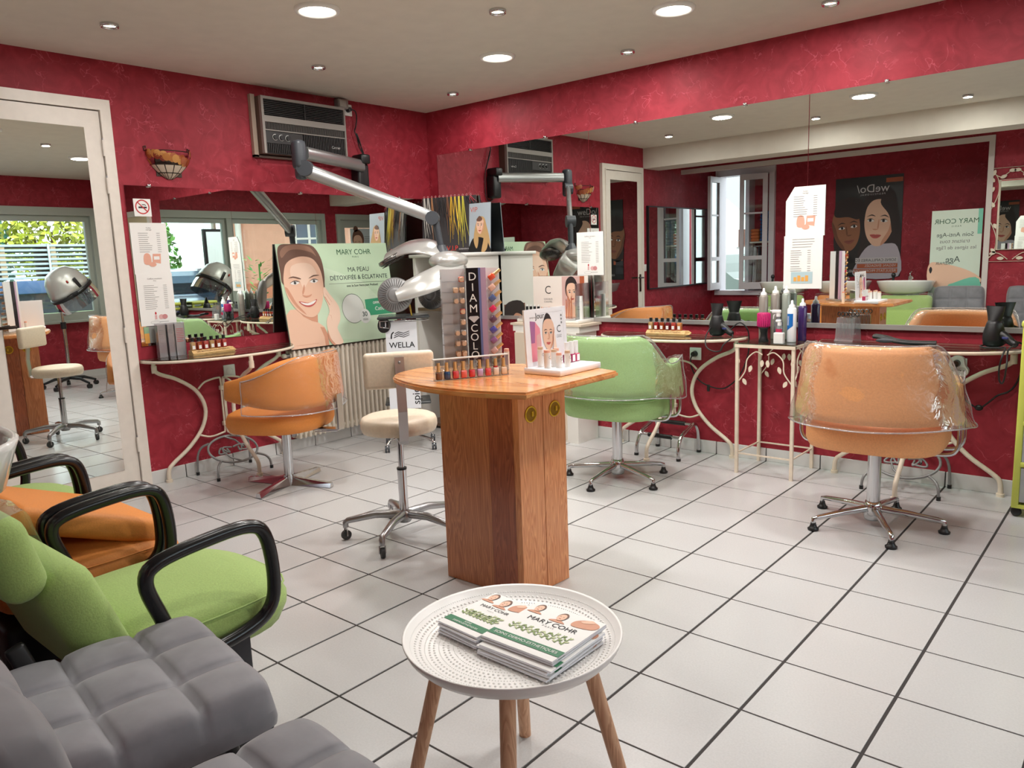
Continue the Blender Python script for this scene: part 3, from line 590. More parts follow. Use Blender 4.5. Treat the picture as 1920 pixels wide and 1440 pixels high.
# ---- consoles: half-moon glass top on three curved iron legs
def console(label, loc, rz):
    t = thing('console_table', label, 'table', loc, rz, 'half-moon glass consoles')
    hw, dp, z = .51, .36, .785
    arc = [(hw * cos(a), -.012 - dp * sin(a) ** .85 if sin(a) > 0 else -.012) for a in [pi * i / 32 for i in range(33)]]
    obj('glass_top', G().prism(arc, z, z + .007, GLASSG), t)
    obj('rim', G().tube([(x, y, z - .008) for x, y in arc], .009, IRON, 8, True), t)
    prof = [(.44, .778), (.44, .725), (.41, .69), (.30, .64), (.185, .55), (.135, .43), (.165, .31), (.26, .2), (.38, .115), (.415, .075), (.42, .0)]
    pr_ = cr2(prof, 5, False); hubs = []
    for k, (dx, dy) in enumerate(((-1, -.02), (1, -.02), (0, -.86))):
        f = lambda r, z: (dx * r, -.03 + dy * r * (1 if k == 2 else .3), z)
        lg = obj('leg', G().tube([f(r, z) for r, z in pr_], .0125, IRON, 10), t)
        obj('collar', G().cyl(f(.44, .70), f(.44, .745), .0165, IRON, seg=12), lg); obj('foot', G().cyl(f(.42, .0), f(.42, .016), .02, IRON, seg=12), lg)
        obj('brace', G().tube([f(r, z) for r, z in cr2([(.17, .56), (.12, .60), (.03, .615), (.012, .60), (.012, .5), (.012, .34), (.012, .26), (.03, .245), (.12, .235), (.2, .265)], 4, False)], .0065, IRON, 8), lg)
    for z_ in (.545, .305): obj('clamp', G().rbox((0, -.03, z_), (.045, .03, .03), .005, IRON), t)
    return t
c1 = console('half-moon glass console on curved cream iron legs beside the white door', (.008, -2.03, 0), rad(90))
console('half-moon glass console under the mirror behind the green chair', (2.29, -.014, 0), 0)
console('half-moon glass console at the right, behind the pale orange chair', (3.768, -.014, 0), 0)
# ---- leaf stand: small square iron table with a glass top
t = thing('leaf_stand', 'small square iron stand with glass top and leaf brackets, between the two consoles', 'table', (3.04, -.185, 0))
LW = .165
for sx in (-1, 1):
    for sy in (-1, 1): obj('leg', G().bb(sx * LW - .009, sx * LW + .009, sy * LW - .009 + (.0), sy * LW + .009, 0, .762, IRON), t)
obj('top_frame', G().bb(-LW - .012, LW + .012, -LW - .012, -LW + .012, .758, .776, IRON).bb(-LW - .012, LW + .012, LW - .012, LW + .012, .758, .776, IRON).bb(-LW - .012, -LW + .012, -LW, LW, .758, .776, IRON).bb(LW - .012, LW + .012, -LW, LW, .758, .776, IRON), t)
obj('glass_top', G().bb(-LW - .005, LW + .005, -LW - .005, LW + .005, .777, .783, GLASSG), t)
for a in range(4):
    M = RZ(a * pi / 2)
    obj('stretcher', G().bb(-LW, LW, -LW - .004, -LW + .004, .118, .126, IRON, M), t)
    if a < 3:
        for s in (-1, 1):
            v = obj('vine', G().tube(cr2([(s * (LW - .01), -LW, .56), (s * (LW - .05), -LW - .004, .62), (s * (LW - .06), -LW, .69), (s * (LW - .11), -LW, .735), (s * (LW - .15), -LW, .72)], 5, False), .004, IRON, 6, M=M), t)
            for lx, lz, an in ((LW - .035, .575, -.5), (LW - .085, .655, .3), (LW - .012, .665, 2.6), (LW - .15, .69, .1)):
                obj('leaf', G().prism(cr2([(0, 0), (.011, .014), (.009, .03), (0, .042), (-.009, .03), (-.011, .014)], 3), -.0015, .0015, IRON, M @ TR((s * lx, -LW, lz)) @ RX(rad(90)) @ RZ(an * s + pi)), v)
# ---- footrests
t = thing('chrome_footrest', 'chrome tube footrest with black rubber grips under the console behind the green chair', 'footrest', (2.31, -.165, 0))
for s in (-1, 1): obj('side_hoop', G().tube(cr2([(s * .155, -.14, .012), (s * .152, -.135, .08), (s * .148, -.09, .15), (s * .148, 0, .18), (s * .148, .09, .2), (s * .152, .135, .14), (s * .155, .14, .012)], 5, False), .0125, CHROME, 10).cyl((s * .155, -.14, 0), (s * .155, -.14, .016), .015, BLACK, seg=12).cyl((s * .155, .14, 0), (s * .155, .14, .016), .015, BLACK, seg=12), t)
for y, z in ((-.1, .14), (.08, .197)): b = obj('crossbar', G().cyl((-.148, y, z), (.148, y, z), .009, CHROME, seg=10), t); obj('rubber_grip', G().cyl((-.085, y, z), (.085, y, z), .015, BLACK, seg=12), b)
def scroll_rest(label, loc, rz):
    t = thing('scroll_footrest', label, 'footrest', loc, rz, 'grey scroll footrests')
    GI = mat('grey_wrought_iron', (150, 150, 150), .45, .4); z0, rx, ry = .165, .165, .12
    tl = Matrix.Translation((0, 0, z0 - .01)) @ RX(rad(36))
    obj('ring', G().tube([(rx * cos(a), ry * sin(a), 0) for a in [2 * pi * i / 36 for i in range(36)]], .0075, GI, 8, True, tl), t)
    for s in (-1, 1):
        sp = [(s * (.075 - .06 * k / 20 * cos(.9 * pi * k / 9)) , (.045 - .04 * k / 20) * sin(.9 * pi * k / 9) - .01, 0) for k in range(19)]
        sp2 = [(-x * .8 + s * .02, -y, z) for x, y, z in sp]
        obj('scroll', G().tube([(s * .0, s * .115, 0), (s * .05, s * .07, 0)] + sp, .006, GI, 6, False, tl), t); obj('scroll', G().tube(sp2, .006, GI, 6, False, tl), t)
    for sx, sy in ((-1, -1), (1, -1), (1, 1), (-1, 1)):
        zz = z0 - .012 * 0 + (-sy) * .01
        obj('leg', G().tube(cr2([(sx * rx * .78, sy * ry * .55, z0 - .01 + sy * .05), (sx * rx * 1.0, sy * ry * .85, z0 - .03 + sy * .045), (sx * rx * 1.12, sy * ry * 1.02, .09 + sy * .03), (sx * rx * 1.15, sy * ry * 1.08, .01)], 4, False), .0075, GI, 8).cyl((sx * rx * 1.15, sy * ry * 1.08, 0), (sx * rx * 1.15, sy * ry * 1.08, .02), .011, BLACK, seg=10), t)
scroll_rest('grey scrolled iron footrest under the console beside the white door', (.17, -2.07, 0), rad(90))
scroll_rest('grey scrolled iron footrest behind the pale orange chair', (3.76, -.16, 0), 0)
# ---- radiator
RADM = mat('ivory_radiator_paint', (226, 216, 200), .4)
t = thing('radiator', 'ivory ribbed panel radiator under the large green beauty poster', 'radiator', (.01, -.81, 0))
ry0, ry1 = -.715, .715
for i in range(34):
    y = ry0 + (ry1 - ry0) * (i + .5) / 34
    obj('rib', G().rbox((.062, y, .415), (.075, .022, .64), .009, RADM, 2), t)
obj('header_pipe', G().cyl((.06, ry0, .70), (.06, ry1, .70), .018, RADM, seg=10).cyl((.06, ry0, .13), (.06, ry1, .13), .018, RADM, seg=10), t)
obj('back_panel', G().bb(.018, .03, ry0, ry1, .1, .73, RADM), t)
obj('valve', G().cyl((.06, ry0 - .045, .70), (.06, ry0, .70), .014, STEEL, seg=10).lathe([(0, 0), (.016, 0), (.017, .02), (.012, .028), (0, .03)], RADM, 12, TR((.06, ry0 - .03, .70)) @ RX(rad(90))).cyl((.06, ry0 - .04, .13), (.06, ry0, .13), .014, STEEL, seg=10), t)
obj('wall_bracket', G().bb(0, .03, -.5, -.47, .2, .7, RADM).bb(0, .03, .47, .5, .2, .7, RADM), t)
# ================================================================ WAITING / WASHING ROW
def backwash(label, x, fab, style):
    t = thing('backwash_chair', label, 'chair', (x, -3.70, 0), 0, 'washing chairs along the alcove')
    obj('pedestal', G().rbox((0, -.12, .16), (.36, .34, .24), .02, BLACK).rbox((0, -.1, .02), (.46, .5, .04), .01, BLACK), t)
    g = G(); cushion(g, (0, -.01, 0), .268, .285, .31, .45, fab, 3.6, .06, .03, 40); obj('seat', g, t)
    obj('seat_seam', G().tube([(.262 * (abs(cos(a)) ** 3.6 + abs(sin(a)) ** 3.6) ** (-1 / 3.6) * cos(a), -.01 + .279 * (abs(cos(a)) ** 3.6 + abs(sin(a)) ** 3.6) ** (-1 / 3.6) * sin(a), .424) for a in [2 * pi * i / 44 for i in range(44)]], .0028, fab, 6, True), t)
    if style == 'folded': obj('folded_cushion', G().rbox((0, 0, 0), (.47, .47, .085), .03, fab, 4, M=TR((0, -.02, .535)) @ RX(rad(-21))), t)
    M = TR((0, -.29, .5)) @ RX(rad(20)); obj('lower_back', G().rbox((0, 0, 0), (.53, .12, .34), .055, fab, 5, M=M), t)
    M = TR((0, -.425, .705)) @ RX(rad(14)); obj('headrest', G().rbox((0, 0, 0), (.50, .10, .20), .045, fab, 5, M=M), t)
    def fn(u, v):
        a = -.30 + .60 * u; k = v; z = -.11 + .22 * min(1, k * 1.6) if k < .62 else .11 + .004 * sin(9 * u); y = .058 if k < .62 else .058 - .12 * (k - .62) / .38
        return (a * .87 + .003 * sin(22 * v), y + .003 * sin(26 * u + 8 * v), z)
    obj('plastic_cover', G().surf(fn, 22, 14, FILM, M=M), t)
    for s in (-1, 1):
        q = [(-.15, .63), (-.02, .648), (.09, .648), (.135, .61), (.15, .5), (.135, .415), (.07, .375), (-.06, .36), (-.12, .40), (-.16, .5), (-.185, .59)]
        obj('arm_loop', G().tube([(s * .292, y, z) for y, z in cr2(q, 5)], .0185, BLACKG, 12, True), t)
        obj('side_plate', G().rbox((s * .278, -.03, .30), (.02, .2, .12), .006, mat('navy_black_plate', (28, 30, 38), .4)), t)
        obj('back_frame', G().rbox((0, 0, 0), (.022, .04, .36), .008, BLACK, M=TR((s * .25, -.40, .36)) @ RX(rad(18))), t)
    return t
backwash('lime green washing chair with black loop arms, next to the grey quilted chair', 2.70, GREENF, '')
backwash('orange washing chair with a folded seat cushion, between the two green ones', 2.05, ORANGEF, 'folded')
backwash('lime green washing chair furthest from the camera, only its arm and seat showing', 1.40, GREENF, '')
def basin(label, x):
    t = thing('wash_basin', label, 'basin', (x, -4.285, 0), 0, 'white ceramic hair-washing basins')
    def rim(a):                                   # dips in front for the neck
        f = max(0, -sin(a)) ** 3; return .945 - .075 * f * max(0, 1 - (cos(a) / .55) ** 2 * .9) + .015 * max(0, sin(a))
    def sq(a, n=2.8): return (abs(cos(a)) ** n + abs(sin(a)) ** n) ** (-1 / n)
    def fn(u, v):
        a = 2 * pi * u; q = sq(a); R = rim(a); f = .07 * max(0, -sin(a)) ** 4 * max(0, 1 - abs(cos(a)) * 2)
        k = [(.0, .805), (.55, .808), (.86, .84), (.98, R - .02), (1, R - .006), (.97, R), (.9, R - .012), (.82, .87), (.5, .83), (0, .825)]
        s, z = k[int(round(v * (len(k) - 1)))]
        return (.27 * s * q * cos(a), (.255 - f * 1.2 + .03 * (sin(a) < 0)) * s * q * sin(a), z)
    obj('bowl', G().surf(fn, 44, 9, CERAMIC, True), t)
    obj('pedestal', G().lathe([(.15, 0), (.15, .03), (.11, .08), (.10, .6), (.12, .76), (.13, .81)], CERAMIC, 24, TR((0, -.02, 0))), t)
    tp = obj('tap', G().cyl((.08, .17, .93), (.08, .17, 1.0), .018, CHROME, seg=12).tube([(.08, .17, .98), (.08, .13, .995), (.08, .08, .975)], .011, CHROME).tube([(.08, .17, 1.0), (.08, .19, 1.025), (.08, .14, 1.04)], .006, CHROME, 6), t)
    obj('hand_spray', G().cyl((-.08, .18, .93), (-.08, .175, .99), .012, BLACK, seg=10).ell((-.08, .17, 1.01), (.022, .02, .026), BLACK, 12, 8), t)
basin('white hair-washing basin behind the nearest green washing chair', 2.66)
basin('white hair-washing basin behind the orange washing chair', 2.03)
basin('white hair-washing basin behind the far green washing chair, seen in the mirrors', 1.38)
def quilt(w, d, nx, ny, th, puff, m, M=None, seg=14):
    """stitched cushion: puffed squares on top, rolled border, flat underside"""
    g = G(); NX, NY = nx * seg, ny * seg
    def top(u, v):
        a = abs(sin(pi * nx * u)) ** .32; b = abs(sin(pi * ny * v)) ** .32
        ex = min(u, 1 - u) * w; ey = min(v, 1 - v) * d; e = min(1, min(ex, ey) / .035); r = sqrt(max(0, 1 - (1 - e) ** 2))
        X_, Y_ = (u - .5) * w, (v - .5) * d
        return (X_ * (1 - .07 * abs(2 * v - 1) ** 7), Y_ * (1 - .07 * abs(2 * u - 1) ** 7), th * (.35 + .65 * r) + puff * (a * b - .6) * r)
    g.surf(top, NX, NY, m, M=M)
    bx = [(u, 0) for u in [i / NX for i in range(NX)]] + [(1, v) for v in [i / NY for i in range(NY)]] + [(1 - i / NX, 1) for i in range(NX)] + [(0, 1 - i / NY) for i in range(NY)]
    P = [top(u, v) for u, v in bx]; n = len(P); lev = [1, .55, .2, 0]
    vs = [(x * (1 + .012 * sin(pi * k)), y * (1 + .012 * sin(pi * k)), z * k) for k in lev for x, y, z in P]
    g.add(vs, [((r + 1) * n + i, (r + 1) * n + (i + 1) % n, r * n + (i + 1) % n, r * n + i) for r in range(len(lev) - 1) for i in range(n)], m, True, M)
    g.add([(x, y, 0) for x, y, z in P], [tuple(range(n - 1, -1, -1))], m, False, M); return g
def grey_chair(label, loc, rz):
    t = thing('quilted_chair', label, 'chair', loc, rz, 'grey quilted waiting chairs')
    obj('seat', quilt(.49, .47, 3, 3, .095, .025, VELVET, TR((0, 0, .385))), t)
    obj('backrest', quilt(.45, .42, 3, 3, .06, .014, VELVET, TR((0, -.305, .675)) @ RX(rad(11)) @ RZ(pi) @ RX(rad(90))), t)
    obj('back_strap', G().bb(-.09, .09, -.3, -.12, .40, .412, BLACK).bb(-.09, .09, -.305, -.293, .40, .56, BLACK), t)
    for sx in (-1, 1):
        for sy in (-1, 1): obj('leg', G().cyl((sx * .15, sy * .14, .378), (sx * .21, sy * .2, 0), .0155, BLACK, .011, 12), t)
    obj('under_frame', G().rbox((0, 0, .368), (.36, .34, .02), .006, BLACK), t)
grey_chair('grey velvet quilted chair beside the green washing chair', (3.19, -4.03, 0), rad(-8))
grey_chair('grey velvet quilted chair at the bottom edge, nearest the camera', (3.80, -4.10, 0), rad(-4))
# ---- tray table
t = thing('tray_table', 'round white embossed tray table on four light wooden legs in the foreground', 'table', (3.66, -3.342, 0))
TRAYM = mat('white_tray_lacquer', (240, 238, 235), .35)
obj('tray', G().lathe([(0, .420), (.205, .420), (.235, .430), (.252, .449), (.257, .452), (.259, .449), (.252, .432), (.235, .414), (.20, .408), (0, .408)], TRAYM, 64), t)
g = G(); bump = [(cos(pi * i / 3), sin(pi * i / 3)) for i in range(6)]
for ri, r in enumerate([.062 + .0112 * k for k in range(17)]):
    big = ri % 3 != 1; rr = .0036 if big else .002; n = int(2 * pi * r / (.0115 if big else .0065))
    z = .420 if r < .205 else .420 + (r - .205) * .33 + max(0, r - .235) * .7
    for k in range(n):
        a = 2 * pi * (k + .5 * (ri % 2)) / n; x, y = r * cos(a), r * sin(a)
        g.add([(x + rr * b[0], y + rr * b[1], z) for b in bump] + [(x + rr * .6 * b[0], y + rr * .6 * b[1], z + rr * .6) for b in bump] + [(x, y, z + rr * .75)],
              [(i, (i + 1) % 6, 6 + (i + 1) % 6, 6 + i) for i in range(6)] + [(6 + i, 6 + (i + 1) % 6, 12) for i in range(6)], TRAYM, True)
obj('embossed_dots', g, t)['kind'] = 'stuff'
WL2 = wood('natural_beech', (196, 146, 112), (222, 178, 142), (14, 14, .8), .5, 0, 1.5)
for a in (126, 36, -54, 216):
    c, s = cos(rad(a)), sin(rad(a)); obj('leg', G().cyl((c * .165, s * .165, .412), (c * .27, s * .27, 0), .0185, WL2, .0165, 18), t)
# ---- brochures on the tray
GRN = mat('print_green', (28, 116, 74), .5); LEAFG = mat('print_leaf_green', (128, 150, 86), .5); PEAR = mat('print_pale_leaf', (196, 206, 160), .5)
def mini_face(g, M, u, v, h, hair, l=2):
    g.blob([(u - .5 * h, v - .55 * h), (u - .15 * h, v - .3 * h), (u + .15 * h, v - .3 * h), (u + .5 * h, v - .55 * h)], SKIN2, M, l)
    g.oval(u, v + .12 * h, .3 * h, .42 * h, hair, M, l + 1); g.oval(u, v, .26 * h, .38 * h, SKIN, M, l + 2)
    for e in (-1, 1): g.oval(u + e * .1 * h, v + .05 * h, .035 * h, .02 * h, DINK, M, l + 3, n=8)
    g.oval(u, v - .18 * h, .07 * h, .025 * h, LIP, M, l + 3, n=8)
def cover(w, d, M, lines):
    g = G(); g.rect(0, 0, w, d, PAPER, M, 0)
    mini_face(g, M, w * .14, d * .87, .042, HAIRB); mini_face(g, M, w * .5, d * .83, .044, HAIRB)
    g.blob([(w * .68, d * .86), (w * .82, d * .95), (w * .98, d * .9), (w * .95, d * .78), (w * .7, d * .74)], SKIN2, M, 2); g.blob([(w * .74, d * .88), (w * .84, d * .96), (w * .9, d * .92), (w * .8, d * .86)], SKIN, M, 3)
    g.t('MARY COHR', w * .5, d * .64, w * .12, DINK, M); g.t('P A R I S', w * .5, d * .565, w * .045, INK, M)
    rg = random.Random(4)
    for k in range(9):
        u = w * (.14 + .09 * k); h = d * rg.uniform(.12, .2)
        g.poly([(u - .002, d * .33), (u + .002, d * .33), (u + .003, d * .33 + h), (u + .001, d * .33 + h)], LEAFG, M, 2)
        for q in range(4): g.oval(u + (.006 if q % 2 else -.006), d * .36 + h * q / 4.2, .006, .0028, (LEAFG, PEAR)[(k + q) % 2], M, 3, rng(q), 8)
    g.rect(0, d * .1, w, d * .22, GRN, M, 2)
    for i, s in enumerate(lines): g.t(s, w * .5, d * (.16 if len(lines) == 1 else .185 - .05 * i), w * (.068 if len(lines) == 1 else .062), PAPER, M, l=3)
    return g
def rng(q): return .7 if q % 2 else 2.4
def booklet(label, x, y, z, w, d, rz, th, cov, lines):
    t = thing('brochure', label, 'brochure', (x, y, z), rz, 'beauty brochures on the tray table')
    obj('pages', G().rbox((w / 2, d / 2, th / 2), (w, d, th), .001, mat('page_edge', (226, 228, 236), .7), 1, smooth=False), t)
    g = cover(w, d, TR((0, 0, th + .0002)), lines); obj('cover_print', g, t)
z = .4232
for i in range(6):
    booklet('square beauty brochure, %s of the right-hand stack on the tray' % ('lowest', 'second from below', 'third from below', 'third from the top', 'second from the top', 'topmost')[i], 3.634 + (0, .004, -.004, .006, -.002, -.003)[i], -3.425 + (-.014, -.016, -.01, -.012, .004, .006)[i], z, .205, .212, rad((-1, 1.5, -.6, .8, 1.2, .4)[i]), .0055, i == 5, ['SOINS DERMO-ESTHETIQUES']); z += .0062
z = .4232
for i in range(5):
    booklet('narrow beauty brochure, %s of the left-hand stack on the tray' % ('lowest', 'second from below', 'middle one', 'second from the top', 'topmost')[i], 3.486 + .002 * (i % 2), -3.42 + .003 * (i % 3), z, .136, .2, rad((-3, -5, -2, -4, -3)[i]), .0052, i == 4, ['SOINS', 'DERMO-ESTHETIQUES']); z += .006
# ================================================================ AROUND THE WALLS
# ---- lime drawer tower at the right edge
LIME = mat('lime_plastic', (205, 214, 96), .4); FROST = clear('frosted_drawer_plastic', (226, 232, 236), .08, .3, .45)
t = thing('drawer_tower', 'lime green plastic drawer tower on black castors at the right edge', 'drawers', (4.446, -.205, 0))
DX, DY = .17, .16
zs = [.062, .26, .461, .668, .875]
obj('frame', G().bb(-DX, DX, -DY, DY, .045, .062, LIME).rbox((0, 0, .93), (2 * DX + .015, 2 * DY + .015, .035), .012, LIME), t)
for z_ in zs[1:]: obj('shelf_rail', G().rbox((0, 0, z_), (2 * DX, 2 * DY, .026), .005, LIME), t)
for sx in (-1, 1):
    for sy in (-1, 1):
        obj('corner_post', G().rbox((sx * (DX - .014), sy * (DY - .014), .49), (.03, .03, .88), .006, LIME), t)
        obj('castor', G().ell((sx * (DX - .02), sy * (DY - .02), .024), (.024, .018, .024), BLACK, 14, 8).cyl((sx * (DX - .02), sy * (DY - .02), .03), (sx * (DX - .02), sy * (DY - .02), .05), .01, BLACK, seg=8), t)
for i in range(4):
    d_ = obj('drawer', G().bb(-DX + .03, DX - .03, -DY + .004, -DY + .008, zs[i] + .014, zs[i + 1] - .016, FROST).bb(-DX + .008, -DX + .012, -DY + .03, DY - .03, zs[i] + .014, zs[i + 1] - .016, FROST).bb(DX - .012, DX - .008, -DY + .03, DY - .03, zs[i] + .014, zs[i + 1] - .016, FROST), t)
    obj('contents', G().rbox((0, 0, zs[i] + .06), (.24, .2, .09), .02, mat('drawer_contents_%d' % (i % 2), ((92, 98, 108), (170, 168, 170))[i % 2], .8)), d_)
# ---- air conditioner
ACG = mat('ac_grey', (148, 142, 136), .5); ACD = mat('ac_dark', (44, 42, 42), .5); ACB = mat('ac_brown_side', (92, 72, 62), .5)
t = thing('air_conditioner', 'grey window air conditioner with louvres high on the left wall', 'air conditioner', (0, -1.255, 2.262))
yw, zh = .345, .185
obj('casing', G().bb(0, .07, -yw, yw, -zh, zh, ACB).bb(.07, .078, -yw + .004, yw - .004, -zh + .004, zh - .004, ACD), t)
obj('front_frame', G().bb(.07, .098, -yw, -yw + .018, -zh, zh, ACG).bb(.07, .098, yw - .012, yw, -zh, zh, ACG).bb(.07, .098, -yw + .018, yw - .012, zh - .018, zh, ACG).bb(.07, .098, -yw + .018, yw - .012, .02, .06, ACG).bb(.07, .094, -yw + .018, yw - .012, -.035, -.028, ACG).bb(.07, .094, -.004, .004, .06, zh - .018, ACD), t)
for i in range(9): obj('louvre', G().box((.088, 0, .07 + .0115 * i), (.018, 2 * yw - .036, .0025), ACD, M=TR((0, 0, 0))), t)
for i in range(46):
    y = -yw + .03 + (2 * yw - .05) * i / 45
    if y > -.03: obj('grille_bar', G().bb(.078, .09, y - .003, y + .003, -zh + .01, -.035, ACD), t)
    else: obj('grille_bar', G().bb(.078, .09, y - .003, y + .003, -zh + .01, -.12, ACD), t)
for i in range(60):
    y = -yw + .025 + (2 * yw - .04) * i / 59; obj('vent_fin', G().bb(.078, .092, y - .0025, y + .0025, -.026, .018, mat('ac_mid', (78, 74, 70), .5)), t)
obj('control_panel', G().bb(.078, .088, -yw + .02, -.03, -.115, -.038, ACD), t)
for y in (-.25, -.2, -.15): obj('knob', G().cyl((.088, y, -.075), (.102, y, -.075), .017, BLACK, seg=16).lathe([(.018, 0), (.021, .001), (.021, 0)], WHITE, 16, TR((.089, y, -.075)) @ RY(rad(90))), t)
obj('maker_lettering', G().text('Carrier', .026, mat('pale_lettering', (200, 198, 194), .5), PM((.0925, .25, -.105), (0, 1, 0), (0, 0, 1))), t)
obj('wall_surround', G().bb(0, .03, -yw - .035, -yw - .003, -zh - .02, zh + .015, mat('raw_wood_surround', (170, 152, 136), .7)).bb(0, .03, -yw - .035, yw, -zh - .022, -zh - .006, ACB), t)
# conduit box, socket and cable
t = thing('junction_box', 'grey junction box below the ceiling beside the air conditioner', 'box', (0, -.885, 2.485))
obj('box_body', G().rbox((.03, 0, 0), (.06, .09, .07), .008, mat('box_grey', (150, 146, 142), .6)), t); obj('lid', G().rbox((.062, -.01, 0), (.008, .06, .05), .003, mat('box_grey2', (170, 166, 160), .6)), t)
def socket(label, loc, rz, plug, double=False):
    t = thing('wall_socket', label, 'socket', loc, rz)
    obj('plate', G().rbox((0, -.006, 0), (.082, .012, .082), .004, WHITE), t)
    M = TR((0, -.013, 0)) @ RX(rad(90))
    if not double: obj('socket_insert', G().lathe([(0, -.004), (.019, -.004), (.021, .001), (.024, .0015), (.025, 0)], WHITE, 24, M).cyl((-.009, -.0092, 0), (-.009, -.0105, 0), .003, DINK, seg=8).cyl((.009, -.0092, 0), (.009, -.0105, 0), .003, DINK, seg=8), t)
    else:
        obj('adapter', G().prism(cr2([(0, .055), (.03, .045), (.038, .01), (.055, -.02), (.04, -.05), (0, -.045), (-.04, -.05), (-.055, -.02), (-.038, .01), (-.03, .045)], 4), 0, .035, WHITE, M), t)
        for x, z in ((-.027, -.02), (.027, -.02)): obj('outlet', G().cyl((x, -.048, z), (x, -.0495, z), .019, mat('outlet_grey', (206, 204, 200), .5), seg=20).cyl((x - .008, -.0495, z), (x - .008, -.0502, z), .003, DINK, seg=8).cyl((x + .008, -.0495, z), (x + .008, -.0502, z), .003, DINK, seg=8), t)
    if plug: obj('plug', G().cyl((0, -.012 - .036 * double, .018 * double), (0, -.045 - .036 * double, .018 * double), .019, BLACK, .016, 16), t)
    return t
socket('white socket with a black plug below the ceiling corner', (.0, -.815, 2.455), rad(90), True)
socket('white wall socket under the console beside the white door', (0, -1.954, .645), rad(90), False)
socket('white socket with a black plug under the console behind the green chair', (2.431, 0, .657), 0, True)
socket('white triple adapter socket under the console at the right', (3.955, 0, .67), 0, True, True)
def cord(label, pts, r=.0045, m=BLACK, extra=None):
    g = G().tube(cr2(pts, 6, False), r, m, 8); 
    if extra: extra(g)
    return tag(obj('power_cable', g), label, 'cable')
cord('black cable looping from the high socket down to the arm bracket', [(.045, -.815, 2.455), (.05, -.775, 2.445), (.03, -.75, 2.40), (.02, -.755, 2.34), (.025, -.77, 2.30), (.03, -.73, 2.21), (.03, -.70, 2.13), (.02, -.735, 2.20), (.03, -.76, 2.29), (.035, -.735, 2.22), (.02, -.70, 2.12), (.015, -.69, 2.0), (.015, -.695, 1.88), (.02, -.73, 1.84), (.04, -.765, 1.865)])
# ---- wall-arm processor
t = thing('hair_processor', 'silver wall-arm hair processor with round heater heads over the poster', 'hair processor', (0, -.768, 2.0))
def W_(p): return (p[0], p[1] + .768, p[2] - 2.0)
obj('wall_bracket', G().rbox(W_((.05, -.768, 1.965)), (.10, .105, .2), .02, BLACK, 3).rbox(W_((.07, -.765, 2.095)), (.12, .085, .07), .012, BLACK, 2), t)
def bar(g, a, b, w, h, m, k=.7, w2=None, h2=None):
    a, b = V(a), V(b); d = (b - a).normalized(); s = d.cross(V((0, 0, 1))).normalized(); u = s.cross(d); vs = []
    for p, ww, hh in ((a, w, h), (b, w2 or w, h2 or h)):
        for i in range(12):
            t_ = 2 * pi * i / 12; c, q = cos(t_), sin(t_); f = (abs(c) ** 4 + abs(q) ** 4) ** -.25; vs.append(p + s * (ww / 2 * c * f) + u * (hh / 2 * q * f))
    g.add(vs, [(i, (i + 1) % 12, 12 + (i + 1) % 12, 12 + i) for i in range(12)], m, True); g.add(vs[:12], [tuple(range(11, -1, -1))], m); g.add(vs[12:], [tuple(range(12))], m); return g
obj('upper_arm', bar(G(), W_((.09, -.775, 2.045)), W_((.325, -1.44, 2.06)), .05, .085, SILVER), t)
obj('elbow', G().rbox(W_((.335, -1.50, 2.045)), (.085, .085, .19), .03, DGREY, 3).rbox(W_((.335, -1.49, 1.945)), (.075, .075, .12), .025, DGREY, 3), t)
obj('lower_arm', bar(G(), W_((.36, -1.475, 1.945)), W_((.855, -.815, 1.62)), .045, .095, SILVER, w2=.045, h2=.08), t)
nrm = V((.66, -.74, 0)).normalized()
for p, r in (((.36, -1.475, 1.955), .055), ((.855, -.815, 1.615), .05)):
    q = V(W_(p)); obj('joint_disc', G().cyl(q - nrm * .035, q + nrm * .042, r, DGREY, r * .93, 24), t)
obj('drop_rod', G().cyl(W_((.865, -.80, 1.62)), W_((.885, -.775, 1.41)), .024, DGREY, .022, 14).cyl(W_((.885, -.775, 1.43)), W_((.888, -.772, 1.375)), .03, DGREY, .055, 16), t)
def ribbon(pts, wid, th, m, up):
    P = [V(p) for p in cr2(pts, 6, False)]; n = len(P); vs = []; k = 14
    for i in range(n):
        tg = (P[min(n - 1, i + 1)] - P[max(0, i - 1)]).normalized(); U = V(up); s = tg.cross(U).normalized(); u = s.cross(tg); f = i / (n - 1); q = f * (len(wid) - 1); j = min(int(q), len(wid) - 2); w = wid[j] + (wid[j + 1] - wid[j]) * (q - j)
        for a in range(k):
            t_ = 2 * pi * a / k; vs.append(P[i] + s * (w / 2 * cos(t_)) + u * (th / 2 * sin(t_)))
    g = G().add(vs, [(i * k + a, i * k + (a + 1) % k, (i + 1) * k + (a + 1) % k, (i + 1) * k + a) for i in range(n - 1) for a in range(k)], m, True)
    g.add(vs[:k], [tuple(range(k - 1, -1, -1))], m); g.add(vs[-k:], [tuple(range(k))], m); return g
SILW = mat('silver_shell', (204, 204, 200), .25, .45)
obj('hood_shell', G().ell(W_((.95, -.775, 1.32)), (.135, .14, .068), SILW, 24, 14), t)
obj('head_arm', ribbon([W_(p) for p in ((.9, -.78, 1.38), (.80, -.85, 1.425), (.66, -.90, 1.42), (.50, -.945, 1.36))], [.17, .2, .19, .13], .04, SILW, (.35, -.4, .85)), t)
obj('head_arm', ribbon([W_(p) for p in ((.95, -.74, 1.33), (1.035, -.86, 1.25), (.97, -1.04, 1.175), (.83, -1.16, 1.11))], [.15, .19, .17, .12], .045, SILW, (.55, -.65, .5)), t)
obj('head_arm', ribbon([W_(p) for p in ((.95, -.72, 1.33), (.96, -.62, 1.25), (.86, -.66, 1.15), (.77, -.74, 1.10))], [.16, .17, .15, .11], .035, SILW, (.7, .6, .4)), t)
